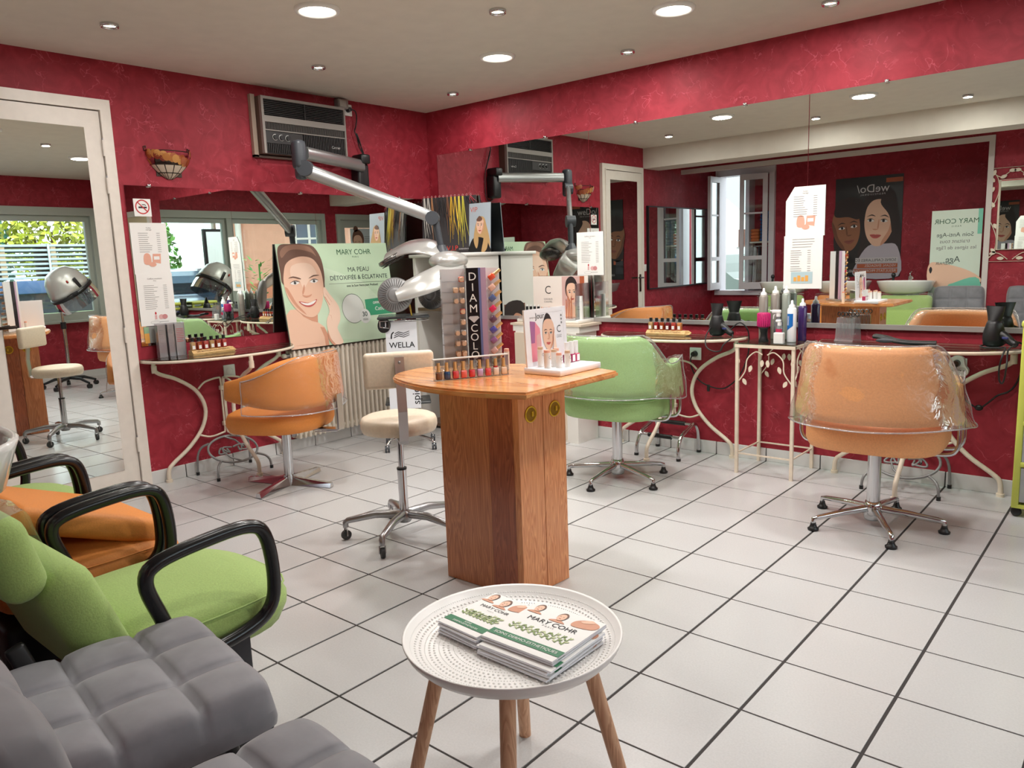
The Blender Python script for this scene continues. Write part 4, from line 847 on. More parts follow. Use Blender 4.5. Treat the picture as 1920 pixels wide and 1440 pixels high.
def heater(p, ax, r, m, mesh):
    q = V(W_(p)); a = V(ax).normalized(); M = TR(q) @ a.to_track_quat('Z', 'Y').to_matrix().to_4x4()
    h = obj('heater_head', G().lathe([(0, .022), (r * .45, .022), (r * .9, .012), (r, 0), (r * .97, -.02), (r * .5, -.024), (0, -.024)], m, 32, M), t)
    g = G()
    for i in range(36): a_ = 2 * pi * i / 36; g.add([(c * r, s * r_, z_) for c, s, r_, z_ in ()], [], DINK) if 0 else g.bb(r * .48, r * .9, -.0017, .0017, .0215 if mesh else .014, .0225, ACD, M @ RZ(a_))
    obj('vent_slots', g, h)['kind'] = 'stuff'
    obj('vent_centre', G().lathe([(0, .026), (r * .3, .026), (r * .42, .023), (r * .42, .02)], m, 20, M), h)
heater((.815, -1.16, 1.106), (.62, -.66, .1), .118, mat('grey_heater', (140, 140, 140), .4, .4), 1)
heater((.55, -.935, 1.345), (.35, .3, -.9), .105, mat('chrome_heater', (120, 118, 116), .2, .8), 1)
heater((.77, -.78, 1.09), (.3, -.9, .1), .11, mat('mesh_heater', (96, 96, 96), .35, .6), 1)
# ---- equipment trolley with the branded board
t = thing('equipment_trolley', 'dark tray trolley on castors with a white lettered board, beside the radiator', 'trolley', (.66, -.96, 0), rad(48))
TRM = mat('dark_tray_plastic', (70, 74, 76), .25)
obj('tray_top', G().rbox((0, 0, .945), (.36, .3, .018), .008, TRM), t); obj('rail', G().tube([(-.17, -.14, .925), (-.17, .14, .925), (.17, .14, .925), (.17, -.14, .925)], .005, CHROME, 8, True), t)
obj('post', G().cyl((0, .08, .1), (0, .08, .94), .018, CHROME, seg=12), t)
obj('lower_tray', G().rbox((0, 0, .34), (.32, .26, .02), .008, TRM), t)
for sx in (-1, 1):
    for sy in (-1, 1):
        f = obj('foot', G().tube([(0, .06, .09), (sx * .15, sy * .13, .075), (sx * .165, sy * .14, .05)], .009, CHROME, 8), t)
        obj('castor', G().cyl((sx * .165 - .016, sy * .14, .024), (sx * .165 - .004, sy * .14, .024), .024, DGREY, seg=14).cyl((sx * .165 + .004, sy * .14, .024), (sx * .165 + .016, sy * .14, .024), .024, DGREY, seg=14).ell((sx * .165, sy * .14, .036), (.012, .014, .014), STEEL, 10, 6), f)
MW = PM((-.02, -.150, .62), (1, 0, 0), (0, .06, 1)); WHB = mat('glossy_white_board', (232, 236, 242), .25)
b = obj('lettered_board', G().box((0, 0, -.004), (.215, .62, .008), WHB, M=MW), t)
g = G(); g.t('WELLA', 0, .135, .055, DINK, MW, off=.0006)
for k in range(3): g.poly([(-.055 + .004 * k, .19 + .014 * k), (-.02, .205 + .013 * k), (.015, .193 + .013 * k), (.055, .207 + .013 * k), (.055, .203 + .013 * k), (.015, .188 + .013 * k), (-.02, .199 + .013 * k), (-.052 + .004 * k, .186 + .014 * k)], DINK, MW, 2)
g.blob([(-.075, .185), (-.07, .215), (-.055, .23), (-.05, .225), (-.063, .21), (-.066, .183)], DINK, MW, 2)
g.t('spider', -.02, -.2, .075, DINK, MW @ TR((.05, -.17, 0)) @ RZ(rad(90)) @ TR((0, .17, 0)), off=.0003); obj('board_lettering', g, b)
obj('dryer_holder', G().tube([(-.16, -.15, .925), (-.16, -.2, .89), (-.10, -.2, .88), (-.10, -.15, .925)], .004, CHROME, 6), t)
tag(obj('hair_diffuser', G().lathe([(.018, 0), (.024, .03), (.05, .06), (.052, .075), (.045, .075), (0, .068)], BLACK, 20, TR((.645, -1.075, .885)) @ RZ(rad(48)) @ RX(rad(80)) @ RY(rad(-35))).lathe([(.0, -.04), (.02, -.04), (.02, 0)], BLACK, 16, TR((.645, -1.075, .885)) @ RZ(rad(48)) @ RX(rad(80)) @ RY(rad(-35)))), 'black diffuser nozzle held at the trolley beside the white board', 'diffuser')
YEL = mat('yellow_comb', (226, 190, 50), .4)
g = G().bb(-.012, .012, -.003, .003, 0, .115, YEL)
for i in range(14): g.bb(.012, .03, -.0015, .0015, .035 + .0055 * i, .038 + .0055 * i, YEL)
o = tag(obj('comb', g, None, (.79, -1.0, .956), (rad(8), rad(-4), rad(-30))), 'yellow comb standing upright on the dark trolley tray', 'comb')
# ---- standing hood dryer near the shop window (seen in the mirrors)
t = thing('hood_dryer', 'silver standing hood dryer with a smoky visor near the window, seen in the mirrors', 'hood dryer', (5.1, -.93, 0), 0)
for i in range(5):
    a = 2 * pi * i / 5 + .3; c, s = cos(a), sin(a)
    lg = obj('leg', G().tube([(c * .02, s * .02, .12), (c * .16, s * .16, .11), (c * .29, s * .29, .06)], [.022, .018, .013], BLACK, 10), t)
    obj('castor', G().cyl((c * .29 - s * .02, s * .29 + c * .02, .026), (c * .29 + s * .02, s * .29 - c * .02, .026), .026, BLACK, seg=14), lg)
obj('pole', G().cyl((0, 0, .1), (0, 0, .72), .022, CHROME, seg=16).cyl((0, 0, .7), (0, 0, .78), .03, BLACK, seg=16).cyl((0, 0, .78), (0, 0, .96), .016, CHROME, seg=14), t)
obj('yoke', G().cyl((0, 0, .90), (0, .0, 1.0), .028, BLACK, .035, 14).tube(cr2([(0, -.02, 1.0), (-.15, .0, 1.06), (-.25, .1, 1.12)], 4, False), .02, BLACK, 8).tube(cr2([(0, -.02, 1.0), (.15, .0, 1.06), (.25, .1, 1.12)], 4, False), .02, BLACK, 8), t)
HM = TR((0, .11, 1.17)) @ RX(rad(33)) @ Matrix.Scale(1.28, 4)
obj('hood_shell', G().lathe([(0, .20), (.05, .198), (.10, .18), (.15, .12), (.178, .03), (.186, -.03), (.178, -.03), (.168, .03), (.14, .11), (0, .185)], SILW, 36, HM), t)
obj('band', G().lathe([(.186, -.02), (.194, -.02), (.194, -.05), (.186, -.05), (.186, -.02)], BLACK, 36, HM), t)
obj('visor', G().lathe([(.186, -.05), (.192, -.10), (.19, -.17)], clear('smoky_visor', (150, 160, 168), .12, .03, .1), 36, HM), t)
obj('knob', G().rbox((-.178, .03, .04), (.014, .03, .1), .006, BLACK, 2, M=HM), t); obj('badge', G().rbox((-.166, -.03, .09), (.01, .018, .024), .003, mat('red_badge', (150, 40, 30), .4), 1, M=HM), t)
# ================================================================ PRINTS AND SIGNS
PGREEN = mat('poster_mint', (196, 222, 190), .3); PGREEN2 = mat('poster_mint_light', (206, 228, 200), .3); TXTG = mat('poster_dark_green', (38, 92, 62), .4); TXTD = mat('poster_slate', (70, 84, 80), .4)
GBOX = mat('poster_green_box', (70, 160, 120), .35)
t = thing('beauty_poster', 'large pale green beauty poster of a smiling woman standing on the radiator', 'poster', (.119, -1.535, .743))
PW_, PH_ = 1.0, .742
MP = PM((0, 0, 0), (0, 1, 0), (-.098, 0, .735))
obj('board', G().add([(0, 0, -.012), (PW_, 0, -.012), (PW_, PH_, -.012), (0, PH_, -.012), (0, 0, 0), (PW_, 0, 0), (PW_, PH_, 0), (0, PH_, 0)], [(4, 5, 6, 7), (3, 2, 1, 0), (0, 1, 5, 4), (1, 2, 6, 5), (2, 3, 7, 6), (3, 0, 4, 7)], mat('grey_board_edge', (120, 118, 112), .6), M=MP), t)
def C4(p):
    x, y = p; u = .5
    for _ in range(4):
        v = (y - 80) / (835 - 85 * u); xl = 415 + 155 * v; xr = 1378 - 20 * v; u = (x - xl) / (xr - xl)
    return (max(0, min(1, u)) * PW_, (1 - max(0, min(1, v))) * PH_)
g = G(); c4 = lambda P: [C4(p) for p in P]
g.rect(0, 0, PW_, PH_, PGREEN, MP, 1)
g.poly([(.1, PH_ * .1), (.72, PH_ * .0), (.8, 0), (.95, PH_ * .3), (.7, PH_ * .62), (.35, PH_ * .78)], PGREEN2, MP, 2)
g.poly(c4([(520, 640), (545, 598), (600, 595), (650, 640), (742, 640), (742, 700), (790, 740), (815, 800), (826, 905), (700, 913), (572, 915), (548, 790)]), SKIN, MP, 3)
g.poly(c4([(600, 600), (650, 645), (700, 660), (742, 642), (744, 704), (700, 690), (640, 655)]), SKIN2, MP, 4)
g.poly(c4([(760, 740), (790, 745), (815, 800), (826, 905), (800, 905), (790, 820)]), SKIN2, MP, 4)
g.blob(c4([(435, 150), (450, 90), (520, 82), (640, 82), (720, 105), (775, 190), (797, 290), (800, 390), (780, 440), (600, 420), (490, 400), (462, 300)]), HAIRB, MP, 5, 4)
g.blob(c4([(455, 140), (500, 95), (600, 88), (690, 110), (740, 180), (700, 150), (600, 125), (520, 135), (470, 190)]), HAIRM, MP, 6, 4)
g.blob(c4([(488, 300), (500, 240), (545, 200), (620, 180), (700, 195), (748, 245), (778, 320), (790, 420), (784, 510), (766, 590), (740, 640), (700, 662), (650, 648), (592, 600), (540, 530), (505, 450), (488, 370)]), SKIN, MP, 7, 4)
g.blob(c4([(540, 260), (620, 230), (700, 250), (740, 330), (690, 350), (640, 430), (600, 360), (545, 345)]), SKINL, MP, 8, 4)
g.blob(c4([(500, 420), (520, 470), (560, 540), (610, 600), (660, 640), (640, 610), (590, 550), (550, 480), (520, 430)]), SKIN2, MP, 8, 4)
for (ex, ey, w) in ((572, 388, 34), (716, 376, 32)):
    g.blob(c4([(ex - w, ey + 4), (ex - 10, ey - 12), (ex + 14, ey - 12), (ex + w, ey - 2), (ex + 12, ey + 12), (ex - 14, ey + 13)]), EYEW, MP, 9, 3)
    g.oval(*C4((ex, ey)), .011, .0105, mat('print_iris', (96, 96, 92), .5), MP, 10, n=12); g.oval(*C4((ex, ey)), .005, .005, DINK, MP, 11, n=10)
    g.blob(c4([(ex - w - 4, ey + 2), (ex - 12, ey - 17), (ex + 14, ey - 17), (ex + w + 4, ey - 5), (ex + 12, ey - 12), (ex - 12, ey - 11)]), HAIRD, MP, 12, 3)
g.blob(c4([(520, 352), (556, 336), (612, 352), (610, 360), (556, 347)]), HAIRB, MP, 10, 3); g.blob(c4([(672, 356), (712, 328), (760, 330), (712, 340)]), HAIRB, MP, 10, 3)
g.blob(c4([(628, 482), (640, 498), (662, 504), (690, 494), (698, 478), (680, 486), (655, 490)]), SKIN2, MP, 10, 3); g.blob(c4([(640, 400), (628, 460), (634, 480), (646, 440)]), SKIN2, MP, 9, 3)
g.blob(c4([(604, 534), (640, 540), (668, 546), (700, 538), (736, 518), (722, 556), (690, 578), (655, 576), (622, 556)]), LIP, MP, 10, 3)
g.blob(c4([(614, 540), (668, 550), (728, 526), (712, 552), (680, 566), (645, 562)]), EYEW, MP, 11, 3)
g.blob(c4([(786, 440), (800, 428), (832, 478), (878, 540), (906, 600), (906, 690), (884, 750), (906, 815), (922, 872), (868, 888), (832, 832), (812, 762), (806, 690), (828, 622), (816, 562), (792, 505)]), SKINL, MP, 9, 3)
for q in ([(800, 470), (845, 540), (852, 548), (806, 476)], [(792, 500), (828, 566), (836, 570), (800, 502)], [(812, 640), (840, 650), (846, 700), (838, 652)]): g.poly(c4(q), SKIN2, MP, 10)
g.blob(c4([(812, 762), (832, 832), (868, 888), (850, 890), (820, 840)]), SKIN2, MP, 10, 3)
def tx(s, x, y, hgt, m, off=0, al='CENTER'): u, v = C4((x, y)); g.t(s, u, v, hgt, m, MP, al, off, 4)
tx('MARY COHR', 1065, 150, .056, TXTG); tx('P A R I S', 1075, 188, .017, TXTG); tx('MA PEAU', 1090, 288, .05, TXTD); tx('DÉTOXIFIÉE & ÉCLATANTE', 1092, 350, .0455, TXTD, .0003); tx('avec le Soin Nettoyant Profond', 1110, 414, .0235, DINK, .0002)
a, b = C4((835, 402)), C4((1345, 380)); g.poly([(a[0], a[1] - .001), (b[0], a[1] - .001), (b[0], a[1] + .001), (a[0], a[1] + .001)], TXTD, MP, 4)
u, v = C4((1016, 600)); g.oval(u, v, .1, .108, mat('poster_pale', (222, 226, 220), .4), MP, 3, n=36); g.ring(u, v, .104, .112, .003, TXTD, MP, 4)
g.poly(c4([(1115, 530), (1340, 505), (1345, 640), (1120, 660)]), GBOX, MP, 3); tx('OFFRE', 1212, 556, .026, PAPER, .0003); tx('Catiovital', 1260, 600, .042, PAPER)
u, v = C4((1104, 662)); g.oval(u, v, .052, .055, mat('poster_badge', (228, 232, 228), .4), MP, 5, n=28); g.t('30', u, v + .014, .05, TXTD, MP, off=.0008, l=6); g.t('min', u, v - .024, .032, TXTD, MP, l=6)
g.poly(c4([(600, 884), (750, 868), (750, 870), (600, 886)]), SKIN2, MP, 5)
obj('poster_print', g, t)
# ---- no smoking sign
t = thing('no_smoking_sign', 'white no smoking sticker with a red ring above the price list', 'sign', (.0075, -2.417, 1.703))
SRED = mat('sign_red', (196, 40, 48), .4); M = PM((0, 0, 0), (0, 1, 0), (0, 0, 1)); obj('sticker', G().bb(0, .0012, -.052, .052, -.052, .052, PAPER), t)
g = G(); M = PM((.0014, 0, 0), (0, 1, 0), (0, 0, 1)); g.ring(0, .004, .043, .043, .007, SRED, M, 1); g.rect(-.024, -.004, .026, .006, DINK, M, 1); g.poly([(-.03, .03), (-.026, .034), (.032, -.022), (.028, -.028)], SRED, M, 2)
g.blob([(.02, .01), (.012, .016), (.004, .014), (-.004, .022), (.004, .019), (.014, .02), (.022, .014)], DINK, M, 1, 3); obj('pictogram', g, t)
# ---- price lists
PINKJ = mat('print_salmon', (232, 172, 150), .6); PINKL = mat('print_pink', (226, 178, 176), .6); ORJ = mat('print_orange_jar', (236, 172, 84), .6); SKYB = mat('print_sky', (182, 208, 214), .6)
def jars(g, M, u, v, s, m):
    g.blob([(u - .05 * s, v), (u - .05 * s, v + .05 * s), (u - .03 * s, v + .065 * s), (u - .01 * s, v + .05 * s), (u - .01 * s, v)], m, M, 2, 3); g.poly([(u + .0 * s, v + .01 * s), (u + .005 * s, v + .06 * s), (u + .055 * s, v + .06 * s), (u + .05 * s, v)], m, M, 2); g.oval(u - .0 * s, v - .004 * s, .022 * s, .014 * s, m, M, 3)
    g.rect(u + .01 * s, v + .025 * s, u + .045 * s, v + .045 * s, PAPER, M, 3)
def list1(g, M, w, h):
    g.t('Forfait', w * .5, h * .9, .011, INK, M); g.t('mariage', w * .5, h * .865, .011, INK, M); g.lines(w * .2, h * .8, w * .8, 10, .0125, INK, M, .0011, 4); jars(g, M, w * .52, h * .2, 1, PINKJ)
def list2(g, M, w, h):
    g.t('Coiffure messieurs', w * .5, h * .9, .012, INK, M); g.t('Prix', w * .5, h * .86, .01, INK, M); g.lines(w * .17, h * .77, w * .82, 13, .0118, INK, M, .001, 8)
    g.rect(w * .4, h * .12, w * .46, h * .2, PINKL, M, 2); g.oval(w * .43, h * .235, .005, .009, SRED, M, 2); g.oval(w * .58, h * .16, .017, .015, PINKL, M, 2); g.oval(w * .68, h * .16, .017, .015, mat('print_rose', (206, 140, 142), .6), M, 3); g.ring(w * .4, h * .06, .03, .009, .001, INK, M, 2); g.lines(w * .52, h * .065, w * .8, 1, .01, INK, M, .001, 5, False)
def list3(g, M, w, h):
    g.lines(w * .22, h * .93, w * .82, 4, .015, INK, M, .0011, 6, False); g.lines(w * .18, h * .72, w * .7, 7, .0125, INK, M, .0012, 12); g.lines(w * .18, h * .42, w * .7, 3, .0125, INK, M, .0012, 13)
    g.rect(w * .2, h * .1, w * .76, h * .32, SKYB, M, 2)
    for k in range(4): g.rect(w * (.27 + .1 * k), h * .14, w * (.35 + .1 * k), h * (.22 + .03 * (k % 2)), ORJ, M, 3)
def sheet(name, label, o, u, w, h, fn, fold=0):
    t = thing(name, label, 'price list', o); M = PM((0, 0, 0), u, (0, 0, 1)); g = G()
    pts = [(0, 0), (w, 0), (w, h), (w * .22, h), (0, h * .72)] if fold else [(0, 0), (w, 0), (w, h), (0, h)]
    g.prism(pts, -.0008, 0, PAPER, M); obj('paper', g, t); g = G(); fn(g, M, w, h); obj('printing', g, t)
    if fold: obj('folded_corner', G().poly([(0, h * .72), (w * .22, h), (w * .1, h * .8)], PAPER, M, 3), t)
    return t
sheet('price_list', 'upper half of the white price list beside the white door', (.0095, -2.507, 1.305), (0, 1, 0), .222, .308, list1)
sheet('price_list', 'lower half of the white price list beside the white door', (.0105, -2.503, .99), (0, 1, 0), .222, .318, list2)
sheet('price_list', 'white price list sheet hanging on the mirror above the cosmetics display', (1.497, -.0095, 1.182), (1, 0, 0), .228, .304, list2)
sheet('price_list', 'upper price list sheet with a folded corner, hanging on the mirror joint', (3.014, -.0095, 1.385), (1, 0, 0), .228, .285, list1, 1)
sheet('price_list', 'lower price list sheet with an orange jar picture, hanging on the mirror joint', (3.008, -.0105, 1.08), (1, 0, 0), .226, .31, list3)
# ---- weDo poster, anti-age board, ornate mirror (rear side, seen in the mirrors)
BLK = mat('poster_black', (24, 22, 24), .4); BROWN = mat('poster_brown_skin', (150, 98, 68), .5); BROWN2 = mat('poster_brown_shade', (112, 68, 46), .5); LILAC = mat('poster_lilac_shirt', (190, 184, 196), .5); RUST = mat('poster_rust', (178, 92, 58), .5); GREYB = mat('poster_grey_band', (206, 202, 204), .5)
t = thing('hair_care_poster', 'tall dark poster of two young models on the alcove wall, seen in the mirror', 'poster', (1.985, -5.246, 1.54))
obj('sheet', G().bb(-.376, .376, 0, .004, -.58, .585, BLK), t)
M = PM((0, .0045, 0), (-1, 0, 0), (0, 0, 1)); g = G()            # u runs left in the room, right for the reader
g.rect(-.37, .5, -.19, .55, RUST, M, 1); g.rect(.2, -.36, .36, .0, RUST, M, 1)
g.blob([(.05, .28), (.2, .36), (.36, .3), (.372, .1), (.372, -.26), (.2, -.3), (.1, -.1)], HAIRD, M, 2)
face(g, M, .235, -.03, .44, BROWN, BROWN2, HAIRD, mat('poster_dark_lip', (140, 74, 62), .5), 3, -.12, -.5)
g.blob([(.06, .22), (.2, .3), (.36, .26), (.37, .14), (.22, .13), (.1, .1)], HAIRD, M, 9)
g.rect(.24, -.5, .372, -.3, mat('poster_stripes', (52, 52, 60), .5), M, 2)
g.blob([(-.33, .2), (-.26, .42), (-.1, .44), (.04, .3), (.06, -.1), (.1, -.36), (-.05, -.3), (-.36, -.3)], HAIRD, M, 10)
g.blob([(-.34, -.24), (-.2, -.2), (-.02, -.22), (.1, -.4), (.12, -.58), (-.36, -.58)], LILAC, M, 11, 4)
face(g, M, -.13, .03, .46, SKIN, SKIN2, HAIRD, LIP, 12, .08, .6)
g.blob([(-.3, .2), (-.22, .4), (-.14, .28), (-.24, .12), (-.28, -.1), (-.34, -.2)], HAIRD, M, 18)
g.t('weDo/', -.05, .44, .13, GREYB, M, l=20); g.t('P R O F E S S I O N A L', -.05, .375, .028, GREYB, M, l=20)
g.rect(-.35, -.42, .12, -.36, GREYB, M, 20); g.t('SOINS CAPILLAIRES ÉCO-ETHIQUES', -.335, -.39, .045, DINK, M, 'LEFT', l=22)
g.rect(-.35, -.48, .1, -.43, RUST, M, 20); g.t('VEGAN. ENGAGÉS.', -.335, -.455, .042, GREYB, M, 'LEFT', l=22); g.rect(-.35, -.54, .14, -.49, RUST, M, 20); g.t('RÉSULTATS PROFESSIONNELS', -.335, -.515, .042, GREYB, M, 'LEFT', l=22)
obj('poster_print', g, t)
AGE = mat('board_pale_green', (214, 228, 214), .3); AQUA = mat('board_aqua', (120, 200, 176), .35)
t = thing('treatment_board', 'pale green treatment board leaning behind the grey chair, seen in the mirror', 'poster', (3.07, -4.425, .55))
M = PM((0, 0, 0), (-1, 0, 0), (0, -.03, 1)); obj('board', G().box((0, .55, -.006), (.46, 1.1, .012), AGE, M=M), t)
g = G(); g.rect(-.23, .85, -.19, 1.1, AQUA, M, 1); g.blob([(-.23, .42), (-.1, .5), (.1, .56), (.23, .56), (.23, .36), (.05, .3), (-.23, .36)], SKIN, M, 1); g.blob([(-.23, .4), (0, .36), (.05, .3), (.0, .02), (-.23, .02)], AQUA, M, 2)
g.blob([(.2, .5), (.215, .53), (.23, .5), (.215, .46)], DINK, M, 3)
g.t('MARY COHR', -.0, .985, .07, TXTG, M); g.t('P A R I S', .0, .935, .024, TXTG, M); g.t('Soin Anti-Age', -.16, .85, .06, TXTD, M, 'LEFT'); g.t('traitant tous', -.13, .785, .055, INK, M, 'LEFT'); g.t('les signes de l\'âge', -.19, .72, .052, INK, M, 'LEFT'); g.t('Age', -.05, .6, .085, TXTD, M, 'LEFT'); g.t('REPAIR', .04, .56, .042, TXTD, M, 'LEFT')
obj('board_print', g, t)
t = thing('leaf_frame_mirror', 'ornate cream iron mirror with leaf tendrils, at the right edge of the reflection', 'mirror', (3.56, -4.385, 1.57))
a, b, ia, ib = .215, .45, .12, .335
obj('outer_frame', G().tube([(-a, 0, -b), (a, 0, -b), (a, 0, b), (-a, 0, b)], .006, IRON, 8, True), t); obj('inner_frame', G().tube([(-ia, 0, -ib), (ia, 0, -ib), (ia, 0, ib), (-ia, 0, ib)], .011, IRON, 8, True), t)
obj('mirror_glass', G().bb(-ia, ia, -.004, 0, -ib, ib, MIRROR), t)
LF = cr2([(0, 0), (.016, .02), (.013, .045), (0, .06), (-.013, .045), (-.016, .02)], 3)
for sx in (-1, 1):
    for sz in (-1, 1):
        v = obj('tendril', G().tube(cr2([(sx * a, 0, sz * b), (sx * (ia + .02), 0, sz * (ib + .02)), (sx * (ia + .01), 0, sz * .2), (sx * (a - .015), 0, sz * .02)], 5, False), .004, IRON, 6).tube(cr2([(sx * a, 0, sz * b), (sx * ia, 0, sz * (ib + .03)), (sx * .02, 0, sz * (b - .02))], 5, False), .004, IRON, 6), t)
        for lx, lz, an in ((a - .03, b - .07, .4), (a - .05, b - .13, -.7), (a - .02, .22, .5), (a - .06, .08, -.6), (ia, ib + .02, 1.2), (.05, b - .03, 1.6)):
            obj('leaf', G().prism(LF, -.002, .002, IRON, TR((sx * lx, .004, sz * lz)) @ RX(rad(90)) @ RZ(an * sx + (0 if sz > 0 else pi))), v)
# ---- towels and capes on the alcove wall beside the window
BLUE = mat('blue_towel', (58, 104, 168), .9, noise=.15, nscale=90, bump=.2); ORT = mat('orange_towel', (214, 120, 70), .9, bump=.2, nscale=90)
t = thing('towel_shelf', 'small shelf with rail on the alcove wall beside the open window', 'shelf', (.665, -5.40, 1.43))
obj('board', G().bb(-.13, .13, 0, .165, -.02, 0, WHITEP), t); obj('rail', G().cyl((-.12, .08, -.06), (.12, .08, -.06), .008, CHROME, seg=10), t); obj('bracket', G().bb(-.13, -.12, 0, .1, -.07, -.02, WHITEP), t); obj('bracket', G().bb(.12, .13, 0, .1, -.07, -.02, WHITEP), t)
for i in range(9): tag(obj('folded_towel', G().rbox((0, 0, 0), (.13, .14, .042), .018, BLUE, 3), None, (.725 + .003 * (i % 3), -5.315, 1.4515 + .0425 * i)), 'folded blue towel, number %s from the shelf up' % ('one', 'two', 'three', 'four', 'five', 'six', 'seven', 'eight', 'nine')[i], 'towel', 'blue towels')
for i in range(4): tag(obj('folded_towel', G().rbox((0, 0, 0), (.115, .14, .04), .017, ORT, 3), None, (.597, -5.315, 1.4505 + .0405 * i)), 'folded orange towel, %s of the short pile beside the blue ones' % ('lowest', 'second lowest', 'second highest', 'topmost')[i], 'towel', 'orange towels')
for i, (x, c, s) in enumerate(((.575, (206, 206, 214), 'silver grey'), (.635, (90, 84, 96), 'dark grey'), (.695, (40, 42, 62), 'navy blue'), (.755, (176, 30, 92), 'magenta'))):
    mm = mat('cape_' + s.replace(' ', '_'), c, .6)
    tag(obj('hanging_cape', G().surf(lambda u, v: (x + (.014 + .012 * v) * cos(2 * pi * u), -5.32 + (.03 + .03 * v) * sin(2 * pi * u) * (1 + .15 * sin(10 * pi * u)), 1.36 - .52 * v), 28, 8, mm, True)), s + ' cape hanging from the rail under the towel shelf', 'cape', 'hairdressing capes')
# ================================================================ TALL WHITE CABINET WITH HAIR SWATCHES
t = thing('swatch_cabinet', 'tall white cabinet in the room corner holding the hair swatch board', 'cabinet', (0, 0, 0))
CW = mat('white_laminate', (238, 236, 230), .4)
obj('body', G().bb(.72, .75, -.42, -.02, 0, 1.352, CW).bb(.2, .23, -.42, -.02, 0, 1.352, CW).bb(.23, .72, -.04, -.02, 0, 1.352, CW), t); obj('cabinet_top', G().rbox((.475, -.22, 1.365), (.6, .44, .025), .004, CW, 1), t)
for z in (.03, .45, .95): obj('shelf', G().bb(.23, .72, -.42, -.04, z - .012, z + .012, wood('brown_shelf', (96, 70, 54), (120, 88, 66))), t)
M = PM((.7505, -.30, .46), (0, 1, 0), (0, 0, 1)); g = G().rect(0, 0, .26, .5, mat('photo_brown', (122, 74, 54), .4), M, 1); g.blob([(.02, .5), (.24, .5), (.25, .3), (.2, .14), (.12, .2), (.06, .1), (.03, .25)], HAIRD, M, 2); face(g, M, .12, .3, .2, SKIN2, SKIN3, HAIRD, LIP, 3, .3, -.4); obj('side_picture', g, t)
t = thing('swatch_board', 'black hair swatch board with coloured strands on the tall white cabinet', 'display', (.34, -.15, 1.3785), rad(20))
M = PM((0, 0, 0), (1, 0, 0), (0, .09, 1)); obj('board', G().box((0, .225, -.005), (.47, .45, .01), mat('charcoal_board', (52, 48, 50), .6), M=M), t); obj('board_back', G().box((0, .225, -.012), (.47, .45, .004), mat('pale_card_back', (214, 218, 208), .6), M=M), t)
strands = [((200, 198, 190), .34), ((196, 192, 184), .3), ((170, 120, 80), .36), ((60, 44, 40), .26), ((30, 26, 28), .2), ((44, 36, 34), .24), ((120, 78, 52), .3), ((214, 170, 50), .36), ((220, 182, 60), .30), ((226, 206, 80), .38), ((206, 196, 70), .4), ((30, 30, 40), .08), ((170, 60, 70), .06)]
for i, (c, ln) in enumerate(strands):
    u = -.215 + .034 * i; m = mat('strand_%d' % i, c, .5); rg = random.Random(i)
    s = obj('hair_strand', G(), t) if 0 else None
    g = G()
    for k in range(3):
        du = .012 * (k - 1); e = rg.uniform(.0, .035) + .01 * k
        g.tube([(u + du * .3, .445, .004), (u + du + e * .4, .445 - ln * .5, .007), (u + du * 1.6 + e, .445 - ln * (1 - .08 * k), .006)], [.003, .0035, .0008], m, 5, M=M)
    g.rect(u - .008, .43, u + .008, .447, m, M, 8); obj('hair_strand', g, t)
    obj('hook', G().tube([(u + .006 * cos(a), .455 + .008 * sin(a), .004) for a in [2 * pi * q / 10 for q in range(10)]], .0012, PINKL, 5, True, M), t)
g = G(); g.t('V.I.P', .03, .04, .055, mat('red_lettering', (206, 60, 50), .5), M); g.t('extensions', .13, .035, .02, GREYB, M); obj('board_lettering', g, t)
t = thing('model_card', 'photo card of a long-haired blonde woman beside the black swatch board', 'display', (.625, -.098, 1.3785), rad(3))
M = PM((0, 0, 0), (1, 0, 0), (0, .07, 1)); GB = mat('card_grey_blue', (176, 188, 198), .4); obj('card', G().box((0, .19, -.003), (.215, .38, .006), GB, M=M), t)
g = G(); g.t('VIP', -.06, .33, .055, mat('card_red', (206, 110, 96), .5), M)
g.blob([(-.03, .24), (.0, .275), (.045, .265), (.07, .2), (.1, .1), (.09, .03), (-.06, .03), (-.06, .12), (-.045, .2)], BLOND, M, 1, 4); g.blob([(-.1, 0), (-.09, .08), (-.04, .12), (.06, .1), (.1, .04), (.105, 0)], BLK, M, 2, 4); g.blob([(.05, .2), (.085, .1), (.07, .02), (.02, .0), (.04, .1)], BLOND, M, 4, 4); g.blob([(-.035, .2), (-.06, .1), (-.03, .03), (-.01, .1)], BLOND, M, 4, 4)
g.blob([(-.03, .25), (0, .28), (.03, .255), (.0, .24)], HAIRB, M, 8); face(g, M, .005, .2, .105, SKIN, SKIN2, HAIRD, LIP, 3, 0, -.2); obj('card_print', g, t)
